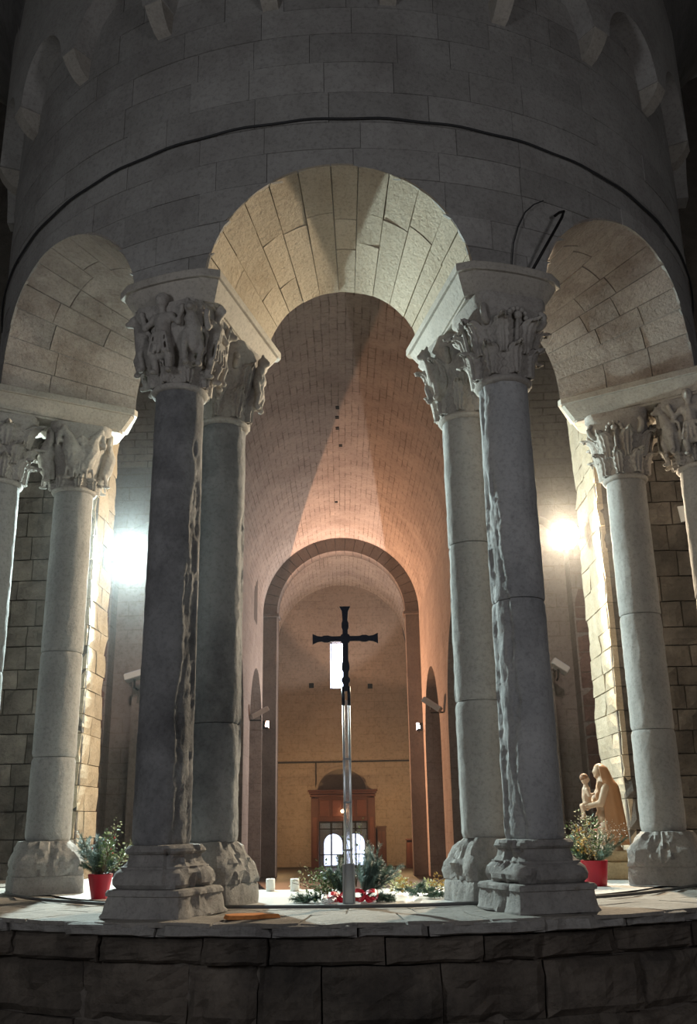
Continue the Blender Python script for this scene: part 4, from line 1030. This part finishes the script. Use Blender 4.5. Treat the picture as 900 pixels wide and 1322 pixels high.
for k in range(14): a = rg.uniform(0, 2*PI); branch(sp, 'leafy', (.10*cos(a)*1.4, .06*sin(a), .02), (cos(a)*1.3, sin(a)*.6, rg.uniform(.4, 1.2)), rg.uniform(.10, .20), .02, rg, 'leaf_pale' if k % 4 else 'leaf_gold', 34, .026)
for k in range(5): a = rg.uniform(0, 2*PI); branch(sp, 'fir', (0, 0, .02), (cos(a), sin(a)*.5, .25), rg.uniform(.12, .2), .02, rg, 'needle', 90)
fb = empty('fir_twig', (.53, 7.66, .004)); tag(fb, 'flat fir sprays lying on the floor in front of the pale posy', 'fir sprays')
for k in range(6): branch(fb, 'fir', (-.06 + .03*k, 0, .02), (rg.uniform(-.6, .7), rg.uniform(-.5, .5), rg.uniform(.05, .45)), rg.uniform(.12, .22), .02, rg, 'needle', 120)

# ------------------------------------------------------------------ statue of mother and child
st = empty('madonna_statue', (2.40, 9.75, .004), R_(0)); tag(st, 'painted statue of a veiled mother holding a child, behind the right potted plant', 'statue')
m = MB(); m.box((0.05, 0, .075), (.46, .40, .15)); bevel(m.build('plinth', 'statue_base', st), .01)
m = MB(); m.box((0.03, 0, .20), (.34, .30, .10)); bevel(m.build('statue_foot', 'statue_base', st), .015)
def sm(a, b, c): return (a, b, c)
m = MB()   # robe and body, facing -x
for zz, rx, ry, ox in ((.24, .135, .14, .02), (.34, .125, .13, .02), (.45, .12, .125, .02), (.56, .105, .115, .02), (.66, .09, .105, .02), (.75, .085, .11, .02), (.82, .075, .115, .02), (.87, .055, .08, .01)):
    m.ell((ox, 0, zz), (rx, ry, .085), nu=16, nv=10)
limb(m, [(.01, 0, .86), (-.005, 0, .93)], [.038, .036])
m.ell((-.012, 0, .985), (.058, .050, .070)); m.ell((-.066, 0, .972), (.014, .012, .018)); m.ell((-.045, 0, .935), (.024, .026, .02))
limb(m, [(.01, -.11, .82), (-.05, -.135, .68), (-.14, -.075, .66)], [.042, .038, .028]); limb(m, [(.01, .11, .82), (-.06, .125, .70), (-.15, .04, .64)], [.042, .038, .028])
for k, (hy, hz) in enumerate(((-.075, .66), (.04, .64))):
    m.ell((-.165, hy, hz), (.028, .02, .014))
    for f_ in range(5): limb(m, [(-.18, hy - .016 + .008*f_, hz), (-.205 + .003*abs(f_-2), hy - .018 + .009*f_, hz + .006)], [.0065, .005], 6)
remesh(m.build('mother_figure', 'robe', st), .011)
m = MB()   # veil and mantle over head, shoulders and back
def mantle(u, v):
    zz = .30 + .755*v; a = R_(-118) + R_(236)*u
    prof = [(0, .165), (.25, .16), (.45, .145), (.62, .135), (.72, .125), (.80, .088), (.88, .078), (.95, .068), (1.0, .012)]
    for (v0, r0), (v1, r1) in zip(prof[:-1], prof[1:]):
        if v0 <= v <= v1: rr = r0 + (r1-r0)*((v-v0)/(v1-v0)); break
    ox = .03 + .02*(1-v) - .035*max(0, (v - .75)/.25); rr *= 1 + (.05*sin(9*a + 3*v)*(1 - v))
    return (ox + rr*cos(a), rr*1.02*sin(a), zz)
m.grid(mantle, 40, 34); o = m.build('mantle', 'mantle', st, smooth=True); sd = o.modifiers.new('thickness', 'SOLIDIFY'); sd.thickness = .014
m = MB()   # child seated on the forearm, looking back at her
ccx, ccy, ccz = -.155, -.02, .68
limb(m, [(ccx, ccy, ccz), (ccx - .005, ccy, ccz + .07), (ccx, ccy, ccz + .13)], [.045, .046, .042]); limb(m, [(ccx, ccy, ccz + .15), (ccx - .002, ccy, ccz + .18)], [.022, .022])
m.ell((ccx - .005, ccy, ccz + .225), (.042, .040, .047)); m.ell((ccx + .038, ccy, ccz + .22), (.008, .008, .010))
for e in (-1, 1):
    limb(m, [(ccx, ccy + e*.045, ccz + .13), (ccx + .015, ccy + e*.062, ccz + .07), (ccx + .06, ccy + e*.05, ccz + .09)], [.020, .017, .013])
    limb(m, [(ccx, ccy + e*.025, ccz), (ccx - .05, ccy + e*.03, ccz - .02), (ccx - .045, ccy + e*.03, ccz - .12)], [.028, .024, .017]); m.ell((ccx - .06, ccy + e*.03, ccz - .135), (.026, .014, .011))
remesh(m.build('child_figure', 'skin', st), .008)
m = MB(); m.ell((ccx - .012, ccy, ccz + .242), (.044, .042, .040)); m.build('child_hair', 'hair', st, smooth=True)

# ------------------------------------------------------------------ small fittings
# black cable clipped round the drum
m = MB(); pts = []
for i in range(121):
    th = -R_(76) + R_(152)*i/120; zz = 5.93 - .20*(th/R_(57))**2*(1 if th < 0 else .75) + .006*sin(i*.9); pts.append(pol(th, RW + .022, zz))
m.tube(pts, .011, 6); tag(m.build('wall_cable', 'cable', smooth=True), 'black cable running in a curve right around the drum wall', 'cable')
# iron hook and thin wire above the right impost
m = MB(); pts = [pol(R_(22.6), RW + .10, 4.62), pol(R_(24.5), RW + .16, 4.87), pol(R_(26.6), RW + .18, 5.13), pol(R_(27.2), RW + .16, 5.21), pol(R_(27.3), RW + .10, 5.24), pol(R_(26.9), RW + .06, 5.22)]
m.tube(pts, .012, 8); tag(m.build('iron_hook', 'iron', smooth=True), 'black iron rod with hooked end standing on the right impost slab', 'hook')
m = MB(); pts = [pol(R_(t), RW + .02, zz) for t, zz in ((20.7, 4.58), (20.8, 4.72), (21.2, 4.9), (22.0, 5.06), (23.2, 5.22), (24.6, 5.32), (26.0, 5.38))]
m.tube(pts, .005, 5); m.ell(pol(R_(20.75), RW + .03, 4.66), (.02, .02, .025)); tag(m.build('thin_wire', 'cable'), 'thin dark wire bowing up the wall left of the iron hook', 'wire')
# cable lying along the step
m = MB(); pts = [pol(R_(t), 3.305 + .012*sin(t*.21), .018) for t in range(-78, 79, 2)]
m.tube(pts, .013, 6); tag(m.build('floor_cable', 'cable_grey', smooth=True), 'dark cable lying along the floor between front and rear columns', 'cable')
# orange tile fragment on the podium edge
m = MB(); rg = random.Random(2); n = 11
oo = [(.16*(1 + .25*rg.uniform(-1, 1))*cos(2*PI*i/n), .10*(1 + .25*rg.uniform(-1, 1))*sin(2*PI*i/n)) for i in range(n)]
m.add([(x, y, 0) for x, y in oo] + [(x*.93, y*.93, .022) for x, y in oo], [tuple(range(n))[::-1], tuple(range(n, 2*n))] + [(i, (i+1) % n, (i+1) % n + n, i + n) for i in range(n)])
tag(m.build('tile_fragment', 'tile_orange', loc=(-.60, 6.33, .004)), 'flat orange tile fragment on the podium edge', 'tile')
# white card on the right rear wall
m = MB(); m.box((4.02, 11.20, 4.05), (.09, .02, .20), M=Matrix.Rotation(-.12, 3, 'Y')); tag(m.build('white_card', 'white_metal'), 'small white card on the rubble wall at the right', 'card')
